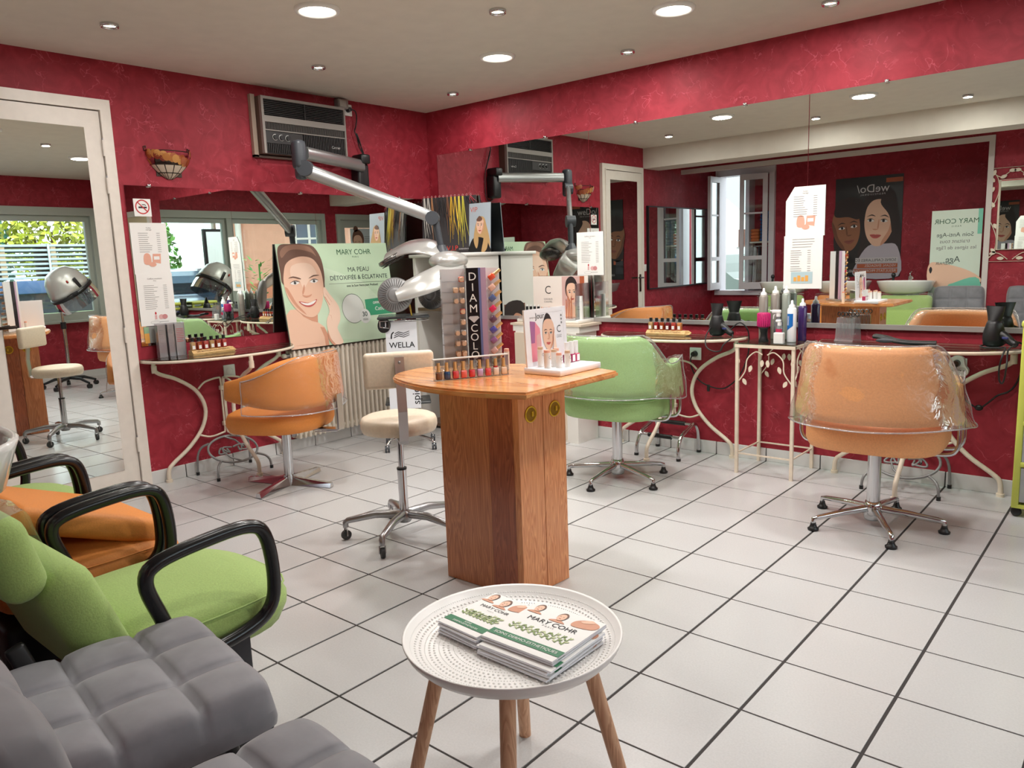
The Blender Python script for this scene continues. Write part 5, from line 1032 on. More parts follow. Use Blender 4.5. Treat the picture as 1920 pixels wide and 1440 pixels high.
# ================================================================ COSMETICS CABINET
BEI = mat('beige_carton', (226, 210, 190), .6); PINKC = mat('print_dusty_pink', (214, 176, 170), .45); CREAMC = mat('print_cream_card', (238, 228, 220), .45)
t = thing('cosmetics_cabinet', 'white and beige cosmetics cabinet standing against the mirror wall', 'cabinet', (0, 0, 0))
obj('body', G().bb(1.105, 1.655, -.265, -.015, 0, .79, CW), t); obj('front_panel', G().bb(1.10, 1.56, -.272, -.265, .02, .78, BEI), t); obj('stepped_shelf', G().bb(1.08, 1.68, -.262, -.015, .79, .835, CW).bb(1.06, 1.70, -.268, -.012, .835, .85, BEI), t)
t = thing('cosmetics_display', 'cream and pink cosmetics display card with a dark-haired model on the cabinet', 'display', (1.36, -.075, .851))
obj('base_tray', G().rbox((0, -.04, .013), (.56, .2, .026), .004, CW, 1), t)
M = PM((-.25, .03, .026), (1, 0, 0), (0, 0, 1)); obj('card', G().bb(-.25, .25, .03, .036, .026, .33, CREAMC), t)
g = G(); g.rect(.27, .0, .43, .3, PINKC, M, 1); g.rect(.43, 0, .47, .3, RUST, M, 1); g.t('C', .14, .2, .085, DINK, M, off=-.0005); g.t('COULEUR', .14, .135, .018, INK, M); g.t('CARAMEL', .14, .115, .018, INK, M); g.t('Natural Makeup', .14, .07, .022, INK, M)
g.blob([(.3, .2), (.31, .27), (.35, .3), (.39, .28), (.41, .22), (.38, .16), (.32, .15)], HAIRD, M, 2, 4); g.blob([(.3, 0), (.33, .1), (.37, .1), (.42, .03), (.42, 0)], SKIN, M, 2, 4); face(g, M, .358, .175, .125, SKIN, SKIN2, HAIRD, LIP, 4, .05, .3); obj('card_print', g, t)
obj('acrylic_front', G().bb(-.26, .26, -.142, -.139, .026, .05, ACRYL).bb(.258, .261, -.14, .03, .026, .28, ACRYL), t)
FND = [(196, 134, 84), (206, 146, 98), (222, 170, 122), (232, 196, 158)]
def cyl_thing(name, label, loc, parts, cat, group=None, rz=0):
    t = thing(name, label, cat, loc, rz, group)
    for n, g in parts: obj(n, g, t)
    return t
for i, c in enumerate(FND):
    m = mat('foundation_%d' % i, c, .25)
    cyl_thing('foundation_bottle', 'foundation bottle with black cap on the cosmetics cabinet, %s from the left' % ('first', 'second', 'third', 'fourth')[i], (1.13 + .036 * i, -.15, .877), [('glass_body', G().rbox((0, 0, .03), (.028, .024, .06), .004, m)), ('cap', G().cyl((0, 0, .06), (0, 0, .088), .0105, BLACK, seg=14)), ('pump', G().cyl((0, 0, .088), (.004, 0, .1), .006, WHITE, .004, 10))], 'bottle', 'foundation bottles')
for i in range(9):
    c = [(232, 190, 170), (226, 170, 150), (240, 206, 180), (214, 150, 130)][i % 4]
    cyl_thing('lip_tester', 'slim cream lipstick tester on the cosmetics cabinet, %s from the left' % ('first', 'second', 'third', 'fourth', 'fifth', 'sixth', 'seventh', 'eighth', 'ninth')[i], (1.27 + .021 * i, -.147, .877), [('tube', G().cyl((0, 0, 0), (0, 0, .055 + .012 * (i % 3 == 0)), .0075, mat('cream_tube', (240, 228, 214), .4), seg=12)), ('tip', G().cyl((0, 0, .055 + .012 * (i % 3 == 0)), (0, 0, .073 + .012 * (i % 3 == 0)), .006, mat('lip_%d' % (i % 4), c, .4), .005, 12))], 'lipstick', 'lipstick testers')
for i in range(4): cyl_thing('makeup_pencil', 'tall copper makeup pencil in front of the model picture, %s' % ('leftmost', 'second', 'third', 'rightmost')[i], (1.475 + .015 * i, -.125, .877), [('shaft', G().cyl((0, 0, 0), (0, 0, .13 + .02 * (i % 2)), .0035, mat('copper_pencil', (206, 120, 80), .35, .3), seg=8)), ('point', G().cyl((0, 0, .13 + .02 * (i % 2)), (0, 0, .145 + .02 * (i % 2)), .0035, mat('pencil_tip', (150, 70, 50), .5), .0006, 8))], 'pencil', 'makeup pencils')
cyl_thing('lotion_bottle', 'tall white lotion bottle at the right end of the cosmetics cabinet', (1.615, -.15, .877), [('body', G().cyl((0, 0, 0), (0, 0, .125), .021, WHITE, seg=20)), ('cap', G().cyl((0, 0, .126), (0, 0, .165), .019, WHITE, .018, 20)), ('lettering', G().text('C', .03, INK, PM((0, -.0222, .08), (1, 0, 0), (0, 0, 1))))], 'bottle')
# ================================================================ ON THE WOODEN COUNTER (z = .857)
CZ = .8575  # most items below moved and scaled about the camera onto this height
un, nn_ = V((.66, .75, 0)).normalized(), None
t = thing('polish_display', 'tall acrylic make-up display with a black lettered strip on the wooden counter', 'display', (2.60, -2.32, CZ), atan2(un.y, un.x)); t.scale = (.92,) * 3
BLKG = mat('black_gloss_strip', (26, 26, 30), .2); MAUVE = mat('mauve_strip', (196, 164, 190), .4); PGREY = mat('pale_grey_panel', (206, 206, 208), .4)
obj('base', G().rbox((0, .0, .01), (.29, .12, .02), .004, ACRYL, 1), t)
obj('back_panel', G().bb(-.125, -.014, .03, .034, .02, .462, mat('white_back_panel', (236, 236, 238), .45)).bb(.075, .135, .01, .014, .02, .462, mat('white_side_panel', (236, 232, 234), .4)), t)
obj('black_strip', G().bb(-.012, .052, -.012, .03, .02, .464, BLKG), t); obj('mauve_strip', G().bb(.052, .076, -.004, .03, .02, .464, MAUVE).bb(.042, .052, -.0125, -.012, .02, .464, mat('blue_gloss', (110, 120, 170), .25)), t)
M = PM((.015, -.0124, 0), (1, 0, 0), (0, 0, 1)); g = G()
for i, ch in enumerate('DIAM'): g.t(ch, 0, .425 - .047 * i, .05, PAPER, M)
g.poly([(-.018, .252), (.018, .252), (.024, .244), (0, .222), (-.024, .244)], GREYB, M, 2)
for i, ch in enumerate('COLOR'): g.t(ch, 0, .197 - .04 * i, .048, PAPER, M)
obj('strip_lettering', g, t)
obj('acrylic_side', G().bb(-.127, -.124, -.05, .034, .02, .45, SHELF), t)
for r in range(9): obj('acrylic_shelf', G().bb(-.124, -.016, -.03, .03, .03 + .047 * r, .0325 + .047 * r, SHELF), t)
POT = mat('peach_cap', (226, 186, 156), .35); Md = t.matrix_basis.copy(); Md = TR(t.location) @ RZ(atan2(un.y, un.x)) @ Matrix.Scale(.92, 4)
potcols = [(232, 120, 96), (232, 196, 160), (200, 188, 180), (206, 80, 80), (206, 186, 170), (196, 190, 188), (214, 180, 160), (222, 172, 130), (214, 166, 120)]
rows = [1, 2, 2, 1, 1, 2, 2, 2, 2]; cnt = 0
for r in range(9):
    for k in range(rows[r]):
        u = -.034 - .027 * k; z = .416 - .047 * r - .0; m = mat('pot_glass_%d' % r, potcols[r], .2)
        p = Md @ V((u, -.012, z)); cnt += 1
        tt = thing('foundation_pot', 'peach-capped make-up pot in the acrylic display, %s row down, %s' % (('first', 'second', 'third', 'fourth', 'fifth', 'sixth', 'seventh', 'eighth', 'ninth')[r], 'beside the black strip' if k == 0 else 'outer one'), 'make-up pot', p, atan2(un.y, un.x), 'make-up pots in the acrylic display')
        tt.scale = (.92,) * 3; obj('glass', G().rbox((0, .008, 0), (.023, .03, .024), .004, m), tt); obj('cap', G().cyl((0, -.008, 0), (0, -.032, 0), .0105, POT, .0098, 18), tt)
pol = [(236, 92, 60), (238, 188, 170), (90, 104, 150), (226, 50, 96), (104, 72, 96), (88, 84, 170), (150, 100, 150), (222, 178, 172), (150, 168, 150)]
for r in range(9):
    z = .425 - .047 * r; M = Md @ TR((.104, -.008, z)) @ RY(rad(52)); o = thing('polish_sample', 'tilted gold-capped nail polish on the display edge, %s from the top' % ('first', 'second', 'third', 'fourth', 'fifth', 'sixth', 'seventh', 'eighth', 'ninth')[r], 'nail polish', (0, 0, 0), 0, 'tilted nail polish samples'); o.matrix_world = M
    obj('glass', G().rbox((0, 0, -.004), (.026, .022, .03), .005, mat('polish_%d' % r, pol[r], .12, coat=.5)), o); obj('cap', G().cyl((0, 0, .012), (0, 0, .046), .0078, GOLD, .007, 14), o)
# nail polish row in acrylic rack
P0, P1 = V((2.638, -2.573, CZ)), V((2.782, -2.306, CZ)); du = (P1 - P0).normalized(); ang = atan2(du.y, du.x)
t = thing('polish_rack', 'long clear acrylic rack holding the row of nail polishes', 'rack', P0, ang); LN = (P1 - P0).length; t.scale = (1, .94, .94)
obj('back_plate', G().bb(0, LN, .022, .024, 0, .088, ACRYL), t); obj('top_lip', G().bb(-.004, LN + .004, .002, .026, .085, .089, mat('frosted_lip', (232, 228, 222), .35)), t)
for i in range(10): obj('divider', G().bb(LN * i / 9 - .0008, LN * i / 9 + .0008, -.006, .024, 0, .086, ACRYL), t)
rc = [((112, 70, 44), 'brown'), ((24, 56, 100), 'dark blue'), ((200, 52, 60), 'raspberry red'), ((226, 92, 82), 'coral'), ((204, 40, 52), 'scarlet'), ((186, 152, 196), 'lilac'), ((206, 66, 70), 'brick red'), ((224, 208, 196), 'milky white with a red collar'), ((232, 204, 178), 'nude')]
Mr = TR(P0) @ RZ(ang)
for i, (c, nme) in enumerate(rc):
    p = Mr @ V((LN * (i + .5) / 9, .006, .002)); tt = thing('nail_polish', '%s nail polish with gold cap in the acrylic row' % nme, 'nail polish', p, ang, 'nail polishes in the acrylic row')
    tt.scale = (.94,) * 3; obj('glass', G().rbox((0, 0, .017), (.026, .024, .033), .005, mat('nail_' + nme.split()[0] + str(i), c, .1, coat=.6)), tt); obj('cap', G().cyl((0, 0, .034), (0, 0, .04), .0098, GOLD if i != 7 else mat('red_collar', (180, 30, 40), .2), seg=14).cyl((0, 0, .04), (0, 0, .071), .0078, GOLD, .0072, 14), tt)
# white cosmetics stand facing +x
t = thing('caramel_display', 'white cosmetics stand with a portrait panel on the wooden counter', 'display', (2.908, -2.122, CZ)); t.scale = (.94,) * 3
obj('base_tray', G().rbox((.012, 0, .013), (.195, .298, .026), .003, mat('bright_white_stand', (244, 244, 248), .3), 1), t)
MC_ = PM((-.066, -.146, .026), (0, 1, 0), (-.05, 0, 1)); ob = obj('panel', G().box((.146, .122, -.004), (.292, .245, .008), mat('bright_white_panel', (244, 244, 248), .35), M=MC_), t)
g = G(); PK = mat('print_pink_fade', (236, 150, 168), .4); PV = mat('print_violet', (170, 110, 160), .4)
g.poly([(.035, .02), (.1, .02), (.105, .1), (.1, .16), (.07, .19), (.035, .195)], PK, MC_, 1); g.poly([(.035, .1), (.06, .1), (.07, .19), (.035, .195)], PV, MC_, 2); g.poly([(.07, .06), (.1, .07), (.1, .14), (.075, .13)], PINKL, MC_, 2)
g.blob([(.125, .12), (.122, .17), (.14, .21), (.155, .222), (.175, .21), (.19, .175), (.185, .13)], HAIRD, MC_, 2, 4); g.blob([(.12, .02), (.14, .06), (.17, .06), (.205, .045), (.205, .02)], SKIN, MC_, 2, 4); face(g, MC_, .157, .125, .115, SKIN, SKIN2, HAIRD, LIP, 4, -.06, -.2)
g.blob([(.18, .03), (.2, .03), (.205, .07), (.195, .13), (.188, .12), (.185, .08)], SKINL, MC_, 12, 3)
g.t('Jour', .105, .213, .036, DINK, MC_); g.t('BONJOUR', .055, .208, .009, INK, MC_); g.t('C', .235, .145, .045, DINK, MC_, off=-.0004); g.t('COULEUR', .235, .118, .008, INK, MC_); g.t('CARAMEL', .235, .11, .008, INK, MC_); g.rect(.11, .224, .265, .2245, INK, MC_, 1); g.rect(.27, .05, .2705, .22, INK, MC_, 1)
for k in range(3): g.oval(.258, .205 - .016 * k, .005, .0055, INK, MC_, 1)
obj('panel_print', g, ob)
WC = mat('white_tube', (240, 238, 234), .35); BEG = mat('beige_tip', (214, 180, 150), .4)
for i, (dx, dy, h, s) in enumerate(((.02, -.12, .062, 'front left'), (-.035, -.095, .07, 'rear left'), (.055, -.085, .05, 'front middle'), (.02, -.072, .06, 'middle'), (-.03, -.06, .055, 'rear middle'), (.07, -.045, .055, 'front right'), (.0, -.03, .06, 'tallest at the right'))):
    cyl_thing('stick_tester', 'white make-up stick on the white stand, %s' % s, (2.908 + .94 * dx, -2.122 + .94 * dy, CZ + .0248), [('tube', G().cyl((0, 0, 0), (0, 0, h), .0125, WC, seg=16)), ('tip', G().cyl((0, 0, h), (0, 0, h + .01), .0115, BEG if i % 2 else PINKJ, .0105, 16)), ('mark', G().text('C', .016, INK, PM((.0128, 0, h * .7), (0, 1, 0), (0, 0, 1))))], 'make-up stick', 'make-up sticks on the white stand')
for i, (c, s) in enumerate((((120, 30, 70), 'plum'), ((168, 40, 90), 'fuchsia'), ((206, 70, 110), 'pink'))):
    cyl_thing('capped_polish', '%s nail polish with a tall white cap on the white stand' % s, (2.90, -2.066 + .031 * i, CZ + .0248), [('glass', G().rbox((0, 0, .017), (.027, .027, .034), .004, mat('plum_%d' % i, c, .12, coat=.5))), ('cap', G().cyl((0, 0, .034), (0, 0, .085), .0105, WHITE, seg=16)), ('label', G().bb(.0138, .0142, -.01, .008, .004, .03, PAPER))], 'nail polish', 'white-capped polishes on the stand')
cyl_thing('lip_balm', 'short white balm stick with a pink tip beside the rack of polishes', (2.679, -2.192, CZ), [('tube', G().cyl((0, 0, 0), (0, 0, .075), .0115, WC, seg=16)), ('tip', G().cyl((0, 0, .075), (0, 0, .087), .011, PINKJ, .01, 16))], 'make-up stick')
# ================================================================ ON THE CONSOLES AND THE LEAF STAND
GZ = .7925
BAR = wood('blond_wood', (206, 164, 104), (226, 188, 128), (3, 8, 8), .5, 0, 1.2); LIQ = [(178, 140, 90), (150, 30, 30), (150, 60, 20), (110, 20, 30), (170, 60, 50), (190, 120, 70)]
def tester(label, loc, rz, who):
    t = thing('perfume_stand', label, 'stand', loc, rz, 'wooden perfume tester bars')
    obj('log', G().add([(x, y, z) for x in (-.15, .13) for y, z in ((-.028, 0), (-.03, .012), (-.012, .03), (.03, .03), (.03, 0))] + [(.155, -.01, .008), (.155, .02, .008), (.155, .02, .02)], [(0, 1, 6, 5), (1, 2, 7, 6), (2, 3, 8, 7), (3, 4, 9, 8), (4, 0, 5, 9), (4, 3, 2, 1, 0), (5, 6, 10), (6, 7, 12, 10), (7, 8, 12), (8, 9, 11, 12), (9, 5, 10, 11), (10, 12, 11)], BAR), t)
    obj('burnt_lettering', G().text('LES SENTEURS GOURMANDES', .0165, mat('burnt_wood', (96, 62, 34), .8), PM((-.01, -.0222, .0222), (1, 0, 0), (0, .707, .707))), t)
    M = TR(loc) @ RZ(rz)
    for i in range(6):
        p = M @ V((-.13 + .042 * i, .006, .0302)); c = LIQ[(i * (2 if who == 'left' else 1)) % 6]
        tt = thing('perfume_bottle', 'small perfume tester with black cap on the %s wooden bar, %s in the row' % ('left-hand' if who == 'left' else 'right-hand', ('first', 'second', 'third', 'fourth', 'fifth', 'sixth')[i]), 'perfume', p, rz, 'perfume testers')
        obj('glass', G().rbox((0, 0, .026), (.03, .026, .052), .005, mat('perfume_%d' % LIQ.index(c), c, .08, coat=.5)).cyl((0, 0, .05), (0, 0, .058), .007, STEEL, seg=10), tt); obj('cap', G().cyl((0, 0, .058), (0, 0, .079), .0105, BLACK, seg=16), tt); obj('label', G().bb(-.009, .009, -.0138, -.0134, .008, .03, PAPER), tt)
tester('blond wooden perfume bar on the console beside the white door', (.15, -2.13, GZ), rad(90), 'left')
tester('blond wooden perfume bar on the console behind the green chair', (2.32, -.17, GZ), rad(0), 'right')
# leaflet holders, console beside the door
for i, (y, x, w, s) in enumerate(((-2.415, .06, .05, 'tall grey acrylic leaflet holder nearest the white door'), (-2.36, .065, .04, 'narrow grey acrylic leaflet holder in the middle of the three'), (-2.305, .07, .062, 'white leaflet holder with printed cards on the left console'))):
    t = thing('leaflet_holder', s, 'holder', (x, y, GZ), rad(90), 'leaflet holders')
    obj('acrylic_case', G().bb(-w / 2, w / 2, -.018, .018, 0, .21, clear('leaflet_acrylic', (226, 224, 228), .12, .1, .25)), t); obj('leaflets', G().bb(-w / 2 + .004, w / 2 - .004, -.012, .012, .004, .2, PAPER if i == 2 else mat('grey_mauve_leaflet', (176, 160, 164), .6)), t)
    M = PM((-w / 2, -.0184, 0), (1, 0, 0), (0, 0, 1)); obj('printing', G().lines(.006, .17, w - .006, 8 if i == 2 else 3, .011, SRED if i == 2 else INK, M, .0012, i + 3, False), t)
t = thing('small_picture', 'small colourful leaflet under the price list beside the door', 'leaflet', (.0075, -2.49, .885)); M = PM((0, 0, 0), (0, 1, 0), (0, 0, 1)); obj('card', G().bb(0, .001, 0, .1, 0, .1, mat('leaflet_grey', (150, 150, 146), .6)), t)
M = PM((.0012, 0, 0), (0, 1, 0), (0, 0, 1)); obj('print', G().rect(0, 0, .03, .06, ORJ, M, 1).rect(0, .06, .03, .1, mat('leaflet_green', (150, 186, 150), .6), M, 1), t)
# hair dryers
def dryer(label, loc, rz):
    t = thing('hair_dryer', label, 'hair dryer', loc, rz, 'black hair dryers')
    obj('barrel', G().lathe([(0, 0), (.03, 0), (.046, .012), (.05, .04), (.047, .075), (.036, .115), (.03, .13), (0, .13)], BLACK, 24, TR((0, 0, .004))), t)
    obj('rear_grille', G().lathe([(.03, -.001), (.038, .006), (.042, .006)], DGREY, 20, TR((0, 0, .004))), t)
    def nz(u, v):
        a = 2 * pi * u; k = v; rx = .03 * (1 - k) + .05 * k; ry = .03 * (1 - k) + .008 * k; return (rx * cos(a), ry * sin(a), .13 + .075 * k)
    obj('nozzle', G().surf(nz, 20, 4, BLACK, True), t)
    obj('handle', G().tube(cr2([(.03, 0, .07), (.06, 0, .055), (.09, 0, .032), (.115, 0, .02)], 4, False), [.022] * 4 + [.02] * 4 + [.018] * 4 + [.015], BLACK, 12), t)
    obj('switch', G().rbox((.07, -.02, .052), (.03, .006, .012), .002, mat('switch_blue', (50, 56, 110), .4)), t)
    return t
dryer('black hair dryer standing on its back on the console behind the green chair', (2.64, -.13, GZ), rad(-12))
dryer('black hair dryer standing on its back at the right end of the right console', (4.13, -.15, GZ), rad(-25))
cord('black dryer cable hanging from the socket under the middle console', [(2.431, -.046, .657), (2.412, -.04, .62), (2.416, -.03, .564), (2.458, -.03, .496), (2.523, -.03, .458), (2.623, -.03, .442), (2.695, -.035, .478), (2.759, -.04, .552), (2.800, -.04, .655), (2.815, -.05, .74), (2.81, -.06, .83), (2.76, -.07, .875), (2.7, -.1, .82), (2.675, -.125, .815)], .0045, BLACK, lambda g: g.rbox((2.535, -.03, .44), (.018, .012, .045), .004, BLACK, rz=.2))
cord('black cable loop hanging over the edge of the middle console', [(2.752, -.155, .812), (2.79, -.24, .80), (2.81, -.40, .775), (2.795, -.41, .74), (2.75, -.41, .735), (2.70, -.40, .76), (2.665, -.33, .815), (2.63, -.2, .85), (2.6, -.15, .83), (2.6, -.13, .80)], .004)
cord('black dryer cable trailing from the adapter under the right console', [(3.955, -.085, .688), (3.964, -.07, .634), (3.997, -.04, .508), (4.034, -.035, .469), (4.066, -.035, .455), (4.101, -.035, .483), (4.146, -.035, .53), (4.191, -.035, .553), (4.223, -.035, .597), (4.245, -.04, .68), (4.25, -.06, .79), (4.2, -.1, .82), (4.16, -.13, .80)], .0045, BLACK, lambda g: g.ell((4.066, -.035, .458), (.02, .012, .016), BLACK, 10, 6))
cord('black cable looped over the front of the right console', [(4.232, -.2, .812), (4.215, -.3, .80), (4.221, -.37, .738), (4.216, -.372, .673), (4.207, -.372, .647), (4.195, -.372, .664), (4.192, -.37, .72), (4.2, -.365, .775), (4.205, -.32, .81), (4.17, -.24, .80), (4.11, -.24, .80), (4.08, -.19, .80), (4.09, -.11, .80)], .004)
# scissor block
t = thing('scissor_holder', 'clear acrylic scissor block with several scissors on the right console', 'holder', (3.42, -.12, GZ), rad(-14))
obj('acrylic_block', G().prism([(-.045, 0), (.05, 0), (.045, .012), (.03, .13), (-.02, .13), (-.034, .012)], -.055, .055, clear('milky_acrylic', (232, 236, 238), .12, .08, .14), RZ(rad(90)) @ RX(rad(90))), t)
MS = TR((3.42, -.12, GZ)) @ RZ(rad(-14))
for i in range(5):
    p = MS @ V((-.042 + .021 * i, .004 * (i % 2), .128)); tt = thing('scissors', 'hairdressing scissors standing in the acrylic block, %s' % ('leftmost', 'second from left', 'middle one', 'fourth from left', 'rightmost')[i], 'scissors', p, rad(-14 + 12 * (i % 3)), 'scissors in the block')
    for s in (-1, 1): obj('finger_ring', G().tube([(s * .011 + .009 * cos(a), 0, .022 + .011 * sin(a)) for a in [2 * pi * k / 12 for k in range(12)]], .0024, STEEL if i % 2 else BLACK, 6, True), tt); obj('blade', G().add([(s * .004, -.001, .012), (s * .007, -.001, .012), (0, 0, -.11), (s * .004, .001, .012), (s * .007, .001, .012)], [(0, 1, 2), (4, 3, 2), (0, 3, 4, 1), (1, 4, 2), (3, 0, 2)], STEEL), tt)
# black neck rest
t = thing('neck_rest', 'black curved rubber neck rest lying on the right console', 'neck rest', (3.745, -.2, GZ))
obj('pad', ribbon([(-.165, .03, .038), (-.12, .02, .034), (-.05, -.005, .02), (.03, -.012, .014), (.14, 0, .014)], [.07, .075, .07, .06, .055], .026, BLACK, (0, 0, 1)), t); obj('hollow', G().ell((-.1, -.034, .022), (.045, .008, .012), DGREY, 14, 8), t)
# ---- bottles on the leaf stand
SZ = .7832; GREYC = mat('grey_aerosol', (158, 150, 142), .3, .3); PURP = mat('purple_aerosol', (62, 40, 100), .2, coat=.4); WHC = mat('white_aerosol', (242, 244, 246), .25, coat=.3); BLP = mat('blue_print', (24, 110, 190), .4); TRB = clear('clear_bottle', (214, 220, 224), .1, .05, .2)
def can(name, label, x, y, r, h, m, extra=(), noz=WHITE):
    return cyl_thing(name, label, (x, y, SZ), [('can_body', G().lathe([(0, 0), (r * .96, 0), (r, .004), (r, h - .012), (r * .8, h - .002), (r * .55, h)], m, 24)), ('nozzle', G().lathe([(r * .7, h - .003), (r * .68, h + .012), (r * .3, h + .02), (r * .22, h + .04), (0, h + .042)], noz, 18))] + list(extra), 'can', 'bottles on the leaf stand')
can('hairspray_can', 'tall grey hairspray can at the left of the leaf stand', 2.925, -.10, .026, .265, GREYC, [('label', G().lathe([(.0264, .09), (.0264, .16)], mat('grey_label', (138, 130, 124), .4), 24))])
can('hairspray_can', 'tall grey hairspray can in the middle of the leaf stand', 2.985, -.07, .026, .275, GREYC)
can('hairspray_can', 'tall pale grey-green hairspray can at the back of the leaf stand', 3.045, -.055, .025, .275, mat('sage_aerosol', (160, 168, 158), .3, .3))
M = PM((0, -.0274, 0), (1, 0, 0), (0, 0, 1))
can('mousse_can', 'white mousse can with a blue print on the leaf stand', 3.135, -.20, .026, .20, WHC, [('blue_print', G().surf(lambda u, v: (.0263 * sin(-.9 + 1.5 * u), -.0263 * cos(-.9 + 1.5 * u), .065 + .1 * v + .03 * u * (1 - v)), 10, 4, BLP)), ('lettering', G().text('mousse', .017, PAPER, PM((-.012, -.0268, .125), (0, 0, 1), (-1, 0, 0))))])
can('purple_can', 'purple hairspray can with a white cap on the leaf stand', 3.165, -.115, .0245, .205, PURP)
cyl_thing('round_brush', 'magenta bristle brush standing on its black base on the leaf stand', (2.985, -.24, SZ), [('base', G().lathe([(0, 0), (.028, 0), (.03, .006), (.02, .025), (.018, .05), (.024, .075), (.03, .085), (0, .085)], BLACK, 22)), ('bristles', G().lathe([(.028, .085), (.034, .09), (.036, .12), (.036, .165), (.032, .17), (0, .17)], mat('magenta_bristle', (186, 24, 100), .5, noise=.35, nscale=160), 28))] + [('bristle_rib', G().bb(.0355, .038, -.0012, .0012, .092, .166, mat('magenta_rib', (214, 50, 130), .45), RZ(2 * pi * i / 18))) for i in range(18)], 'brush')
cyl_thing('spray_bottle', 'clear spray bottle with a white trigger behind the magenta brush', (3.045, -.17, SZ), [('bottle', G().lathe([(0, 0), (.024, 0), (.026, .006), (.026, .11), (.012, .135), (.012, .145)], TRB, 22)), ('liquid', G().cyl((0, 0, .003), (0, 0, .06), .0235, mat('purple_liquid', (70, 50, 90), .2), seg=20)), ('trigger', G().cyl((0, 0, .143), (0, 0, .16), .013, WHITE, seg=14).rbox((-.012, 0, .172), (.055, .018, .022), .006, WHITE).tube([(-.012, 0, .165), (-.026, 0, .15), (-.03, 0, .128)], .004, WHITE, 6).cyl((-.04, 0, .175), (-.05, 0, .175), .005, WHITE, seg=8))], 'bottle')
cyl_thing('serum_bottle', 'small clear pump bottle with a white cap and pink label on the leaf stand', (3.08, -.245, SZ), [('bottle', G().lathe([(0, 0), (.019, 0), (.02, .005), (.02, .085), (.01, .1)], TRB, 20)), ('label', G().lathe([(.0204, .05), (.0204, .08)], mat('pink_label', (190, 50, 90), .4), 20, a0=-2.6, a1=-.4)), ('cap', G().cyl((0, 0, .098), (0, 0, .116), .011, WHITE, seg=14).rbox((-.006, 0, .124), (.03, .018, .016), .005, WHITE))], 'bottle')
cyl_thing('white_box', 'small blank white box at the front of the leaf stand', (3.105, -.31, SZ), [('box_body', G().rbox((0, 0, .032), (.056, .03, .064), .003, WHITE, 1, smooth=False)), ('lid_line', G().bb(-.0285, .0285, -.0154, .0154, .05, .0508, mat('box_line', (214, 214, 214), .5)))], 'box')
# ================================================================ SCONCE
t = thing('wall_sconce', 'half-bowl shell mosaic wall light with amber discs above the mirror', 'wall light', (.0, -2.226, 1.875))
def bowl(a, k): r = .138 * sin(min(1, k) * pi / 2) ** .75 + .004; z = .165 * k; return V((max(.004, r * cos(a) * .72), r * sin(a), z))
SHW = mat('capiz_white', (206, 190, 170), .4); AMB = [mat('capiz_amber_%d' % i, c, .35) for i, c in enumerate([(176, 112, 54), (150, 70, 34), (196, 140, 78), (120, 44, 30), (166, 92, 60)])]
for r in range(2):
    n = 4 + 2 * r
    for i in range(n):
        a0, a1 = -pi / 2 + pi * i / n + .03, -pi / 2 + pi * (i + 1) / n - .03; k0, k1 = (.02, .22) if r == 0 else (.25, .5)
        obj('shell_piece', G().surf(lambda u, v: tuple(bowl(a0 + (a1 - a0) * u, k0 + (k1 - k0) * v)), 4, 3, SHW), t)
rg = random.Random(3)
for i in range(30):
    a = -pi / 2 + pi * (.03 + .94 * ((i * .618) % 1)); k = .56 + .4 * ((i * .37 + .1) % 1); rr = .15 + .05 * rg.random()
    def disc(u, v, a=a, k=k, rr=rr, i=i):
        q = bowl(a + rr * v * cos(2 * pi * u) * .9, k + rr * v * sin(2 * pi * u) * .75); return tuple(q + V((.004 + .0015 * (i % 3), .0, 0)))
    obj('shell_disc', G().surf(disc, 14, 2, AMB[i % 5], True), t)
obj('wire_frame', G().tube([tuple(bowl(-pi / 2 + pi * i / 16, 1.0)) for i in range(17)], .003, IRONB, 6).tube([tuple(bowl(-pi / 2 + pi * i / 16, .53)) for i in range(17)], .002, IRONB, 6).tube([(.004, -.14, .165), (.004, -.145, .19), (.004, -.13, .195), (.004, -.132, .18)], .003, IRONB, 6).tube([(.004, .14, .165), (.004, .145, .19), (.004, .13, .195), (.004, .132, .18)], .003, IRONB, 6), t)
for i in range(7):
    a = -pi / 2 + pi * i / 6; obj('wire_rib', G().tube([tuple(bowl(a, k) + V((.002, 0, 0))) for k in (.02, .15, .3, .53)], .0018, IRONB, 5), t)
obj('back_plate', G().bb(0, .004, -.08, .08, .02, .14, IRONB), t)
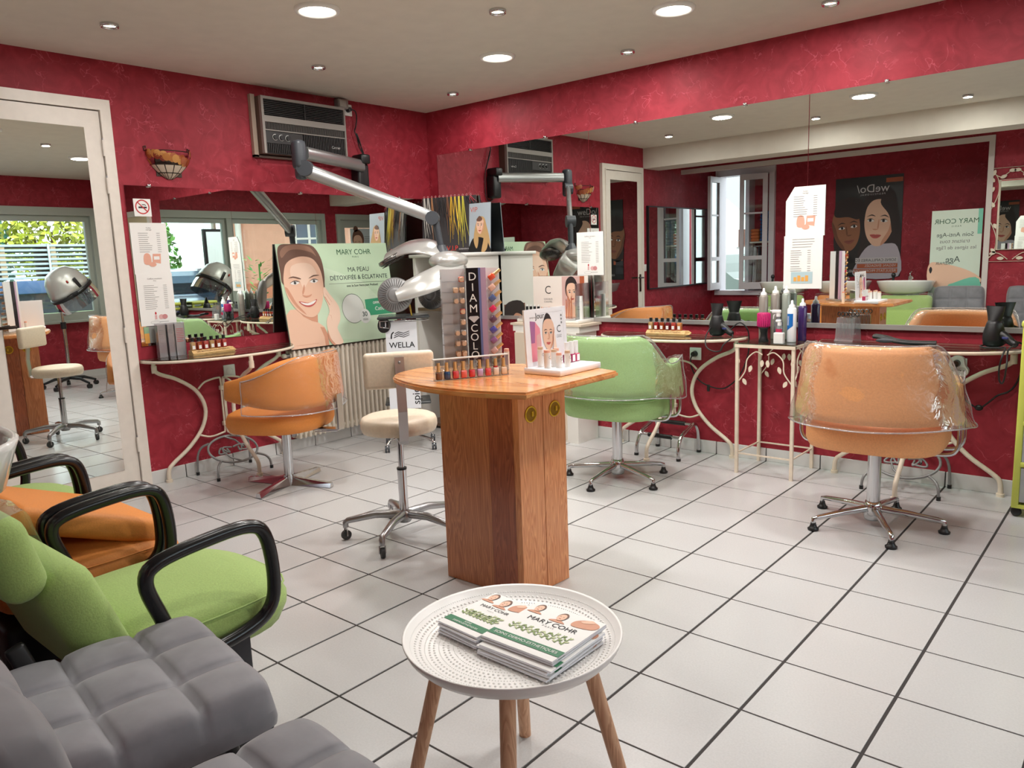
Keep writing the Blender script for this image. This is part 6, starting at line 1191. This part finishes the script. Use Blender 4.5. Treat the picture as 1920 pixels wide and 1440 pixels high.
# ================================================================ OUTSIDE (seen through the windows, in the mirrors)
ASPH = mat('pale_paving', (186, 186, 180), .9, noise=.08, nscale=8); GRASS = mat('grass', (112, 140, 66), .9, noise=.3, nscale=30)
struct('ground_outside', G().bb(6.12, 42, -24, 24, -.2, -.1, ASPH).bb(10.2, 42, -5, 24, -.1, -.09, GRASS).bb(-30, 6.12, -40, -5.6, -.2, -.1, ASPH))
def tree(name, label, loc, rx, rz, h0, c, n, seed, conif=False, leaf=.16, group='plants outside the shop'):
    t = thing(name, label, 'tree' if h0 > .6 else 'shrub', loc, 0, group); rg = random.Random(seed); LM = [mat('%s_leaf_%d_%d' % (name, seed, k), tuple(min(255, x * f) for x in c), .8) for k, f in enumerate((.75, 1, 1.25))]
    g = G()
    for i in range(n):
        u, v, w = rg.uniform(-1, 1), rg.uniform(-1, 1), rg.uniform(-1, 1)
        l = sqrt(u * u + v * v + w * w) or 1; k = rg.uniform(.55, 1) / l
        z = h0 + rz + w * k * rz; f = (1 - .85 * (z - h0) / (2 * rz)) * 1.2 if conif else 1
        p = V((u * k * rx * f, v * k * rx * f, z)); a = V((rg.uniform(-1, 1), rg.uniform(-1, 1), rg.uniform(-1, 1))).normalized() * leaf; b = a.orthogonal().normalized() * leaf * .5
        g.add([p - a, p + b, p + a, p - b], [(0, 1, 2, 3)], LM[i % 3])
    obj('foliage', g, t)['kind'] = 'stuff'
    obj('trunk', G().cyl((0, 0, -.1), (0, 0, h0 + rz), .05 + .03 * h0, mat('bark', (92, 76, 62), .9), .03, 8), t)
tree('conifer_tree', 'dark green conifer at the far left of the door mirror view', (24, 4.1, 0), 1.5, 3.2, .3, (58, 104, 84), 2600, 1, True, .22)
tree('yellow_tree', 'yellow-green autumn tree behind the stacked planks, seen in the door mirror', (20, 5.0, 0), 1.4, 1.7, .9, (176, 178, 70), 1500, 2, False, .15)
tree('pale_tree', 'pale green tree to the right of the autumn tree, seen in the door mirror', (21, 8.4, 0), 1.5, 1.9, .8, (140, 170, 90), 1500, 3, False, .15)
for i, (x, y, r, h, c, s) in enumerate(((12.2, -1.7, .75, 1.2, (120, 160, 80), 'leafy green bush at the left of the shop window view'), (14.3, -3.2, .85, 1.3, (130, 172, 96), 'leafy green bush in the middle of the shop window view'), (16.2, -5.0, .9, 1.5, (108, 150, 80), 'leafy green bush beside the white notice board'), (9.0, -.8, .5, .45, (136, 170, 90), 'low green bush in front of the shop window'))):
    tree('garden_bush', s, (x, y, 0), r, h, .0, c, 1500, 20 + i, False, .1)
# stacked planks on a trailer
t = thing('plank_stack', 'long stack of pale grey scaffold planks on a trailer outside', 'plank stack', (12.4, 2.3, 0))
PLK = mat('pale_metal_plank', (176, 186, 192), .5, .2); SPC = mat('timber_spacer', (206, 176, 140), .8)
for i in range(8):
    obj('plank', G().rbox((0, -.6 if i == 7 else .0, 1.30 + .088 * i), (.9, 5.2 if i < 6 else 4.0, .045), .008, PLK, 1, smooth=False), t)
    if i < 7:
        for y in (-1.4, -.5, .45, 1.5): obj('spacer', G().bb(-.42, .42, y - .05, y + .05, 1.322 + .088 * i, 1.366 + .088 * i, SPC), t)
obj('strap', G().bb(-.47, -.455, -.62, -.58, .95, 1.95, mat('strap_pale', (200, 220, 214), .7)).bb(-.47, .47, -.62, -.58, 1.945, 1.955, MC['strap_pale']), t)
obj('trailer_bed', G().rbox((0, 0, 1.12), (1.1, 5.6, .25), .02, mat('blue_trailer', (66, 96, 140), .5)).bb(-.4, .4, -2.4, 2.4, .6, 1.0, mat('dark_underbody', (44, 50, 58), .7)), t)
for y in (-1.8, 1.8): obj('wheel', G().cyl((-.5, y, .32), (-.3, y, .32), .42, BLACK, seg=24), t)
# pink building with downpipe, window, plant and porch roof
PINKW = mat('pink_render', (226, 168, 142), .85, noise=.05, nscale=6); PINKD = mat('dark_pink_plinth', (206, 128, 98), .85)
t = thing('pink_house', 'pink rendered house with white-framed window across the yard, seen in the mirror', 'building', (9.75 - 2.35 * .5075, -3.87 - 2.35 * .8616, 0), rad(-30.5))
obj('wall', G().bb(0, 4, -3, 2.35, 1.02, 2.6, PINKW).bb(-.015, 0, -3, 2.35, 2.35, 2.42, WHITEP), t); obj('plinth', G().bb(-.03, 4, -3.02, 2.36, -.1, 1.02, PINKD), t); obj('roof', G().prism([(-.5, 2.6), (4.4, 2.6), (2, 3.6)], -3.3, 2.7, mat('tile_roof', (150, 92, 72), .8), RX(rad(90)) @ Matrix.Identity(4)), t)
obj('downpipe', G().cyl((-.08, 2.25, -.1), (-.08, 2.25, 2.5), .06, WHITEP, seg=12), t)
w = obj('window', G().bb(-.03, .02, .55, .61, 1.55, 2.25, WHITEP).bb(-.03, .02, 1.12, 1.18, 1.55, 2.25, WHITEP).bb(-.03, .02, .55, 1.18, 2.2, 2.26, WHITEP).bb(-.03, .02, .55, 1.18, 1.55, 1.61, WHITEP).bb(-.025, .015, .84, .89, 1.6, 2.2, WHITEP).bb(-.025, .015, .6, 1.13, 1.88, 1.92, WHITEP), t); obj('pane', G().bb(-.01, 0, .6, 1.13, 1.6, 2.2, mat('dark_pane', (110, 120, 134), .1)), w)
t = thing('porch_roof', 'flat white porch roof over the yard entrance, seen in the mirror', 'porch', (10.4, -3.3, 0))
obj('canopy', G().rbox((0, 0, 2.5), (1.6, 2.0, .12), .02, WHITEP), t); obj('post', G().cyl((.6, .85, -.1), (.6, .85, 2.45), .05, WHITEP, seg=10), t); obj('post', G().cyl((.6, -.85, -.1), (.6, -.85, 2.45), .05, WHITEP, seg=10), t)
t = thing('notice_board', 'white notice board with a thick black frame outside the window', 'board', (8.4, -2.72, 0))
obj('frame', G().bb(0, .06, -.22, .22, 1.25, 2.05, BLACK), t); obj('panel', G().bb(-.006, 0, -.17, .17, 1.3, 2.0, WHITE), t); obj('post', G().cyl((.03, 0, -.1), (.03, 0, 1.26), .04, BLACK, seg=10), t)
# blue-grey car
def car(label, loc, rz, col, s):
    t = thing('parked_car', label, 'car', loc, rz); m = mat('car_paint_' + s, col, .2, .3, coat=.6); gl = mat('car_glass', (34, 42, 50), .05)
    side = cr2([(-1.9, .35), (-1.95, .7), (-1.5, .9), (-.9, .98), (-.35, 1.42), (.7, 1.45), (1.35, 1.02), (1.9, .95), (1.95, .5), (1.8, .3)], 4)
    obj('body', G().prism(side, -.8, .8, m, RX(rad(90))), t)
    obj('glazing', G().prism([(-.8, .99), (-.3, 1.37), (.65, 1.39), (1.2, 1.02)], -.808, .808, gl, RX(rad(90))), t); obj('windscreen', G().add([(-.93, -.66, .99), (-.93, .66, .99), (-.37, .6, 1.41), (-.37, -.6, 1.41)], [(0, 1, 2, 3)], gl), t)
    for x in (-1.25, 1.25):
        for y in (-.72, .72): obj('wheel', G().cyl((x, y - .1, .22), (x, y + .1, .22), .31, BLACK, seg=22).cyl((x, y - .102, .22), (x, y + .102, .22), .19, STEEL, seg=16), t)
car('blue-grey car parked outside the shop window', (11.2, -3.35, -.1), rad(-33), (110, 132, 156), 'a')
# leafy plant in front of the pink wall
t = thing('potted_plant', 'leafy green potted plant against the pink wall outside', 'plant', (7.75, -3.15, -.1), 0); rg = random.Random(9); g = G(); LG = [mat('plant_leaf_%d' % k, c, .5) for k, c in enumerate(((86, 160, 60), (120, 190, 84), (60, 130, 50)))]
obj('pot', G().lathe([(0, 0), (.16, 0), (.2, .34), (.17, .34), (0, .3)], mat('terracotta', (176, 104, 72), .8), 20), t)
for i in range(130):
    a = rg.uniform(0, 2 * pi); z = rg.uniform(.55, 1.6); r = rg.uniform(.02, .32) * (1.2 - .5 * abs(z - 1.1)); p = V((r * cos(a), r * sin(a), z)); d_ = V((cos(a), sin(a), rg.uniform(-.2, .8))).normalized(); s_ = d_.cross(V((0, 0, 1))).normalized(); L_ = rg.uniform(.12, .2)
    g.add([p, p + d_ * L_ * .4 + s_ * .022, p + d_ * L_, p + d_ * L_ * .4 - s_ * .022], [(0, 1, 2, 3)], LG[i % 3])
obj('foliage', g, t)['kind'] = 'stuff'; obj('stem', G().cyl((0, 0, .3), (0, 0, 1.5), .014, LG[2], seg=6), t)
# behind the alcove window
t = thing('white_house', 'white gabled house behind the alcove window, seen in the mirror', 'building', (-5.2, -15, 0))
obj('wall', G().prism([(-2.2, 0), (1.9, 0), (1.9, 1.9), (-.2, 3.6), (-2.2, 2.2)], 0, 3, mat('white_render', (226, 226, 222), .8), RX(rad(90))), t); obj('roof', G().add([(2.1, .3, 1.75), (-.2, .3, 3.75), (-2.4, .3, 2.1), (-2.4, -3.2, 2.1), (-.2, -3.2, 3.75), (2.1, -3.2, 1.75)], [(0, 1, 4, 5), (1, 2, 3, 4)], mat('grey_roof', (150, 150, 150), .8)), t); obj('air_unit', G().rbox((-.1, .25, 1.2), (.7, .35, .6), .03, WHITE), t)
t = thing('garden_fence', 'grey board fence with posts behind the alcove window', 'fence', (-1.2, -9, -.1))
for i in range(14): obj('fence_board', G().bb(-1.6 + .24 * i, -1.38 + .24 * i, 0, .03, 0, 1.35, mat('weathered_board', (160, 150, 142), .9)), t)
obj('post', G().bb(-.05, .05, .03, .12, 0, 1.8, mat('brown_post', (110, 72, 60), .9)), t)
tree('small_tree', 'small yellow-green tree behind the garden fence, seen in the mirror', (-4.9, -21, 0), 1.5, 1.6, 1.6, (150, 176, 110), 1000, 41, False, .1)
car('dark green car close behind the alcove window', (-1.2, -7.3, -.1), rad(15), (70, 84, 74), 'b')
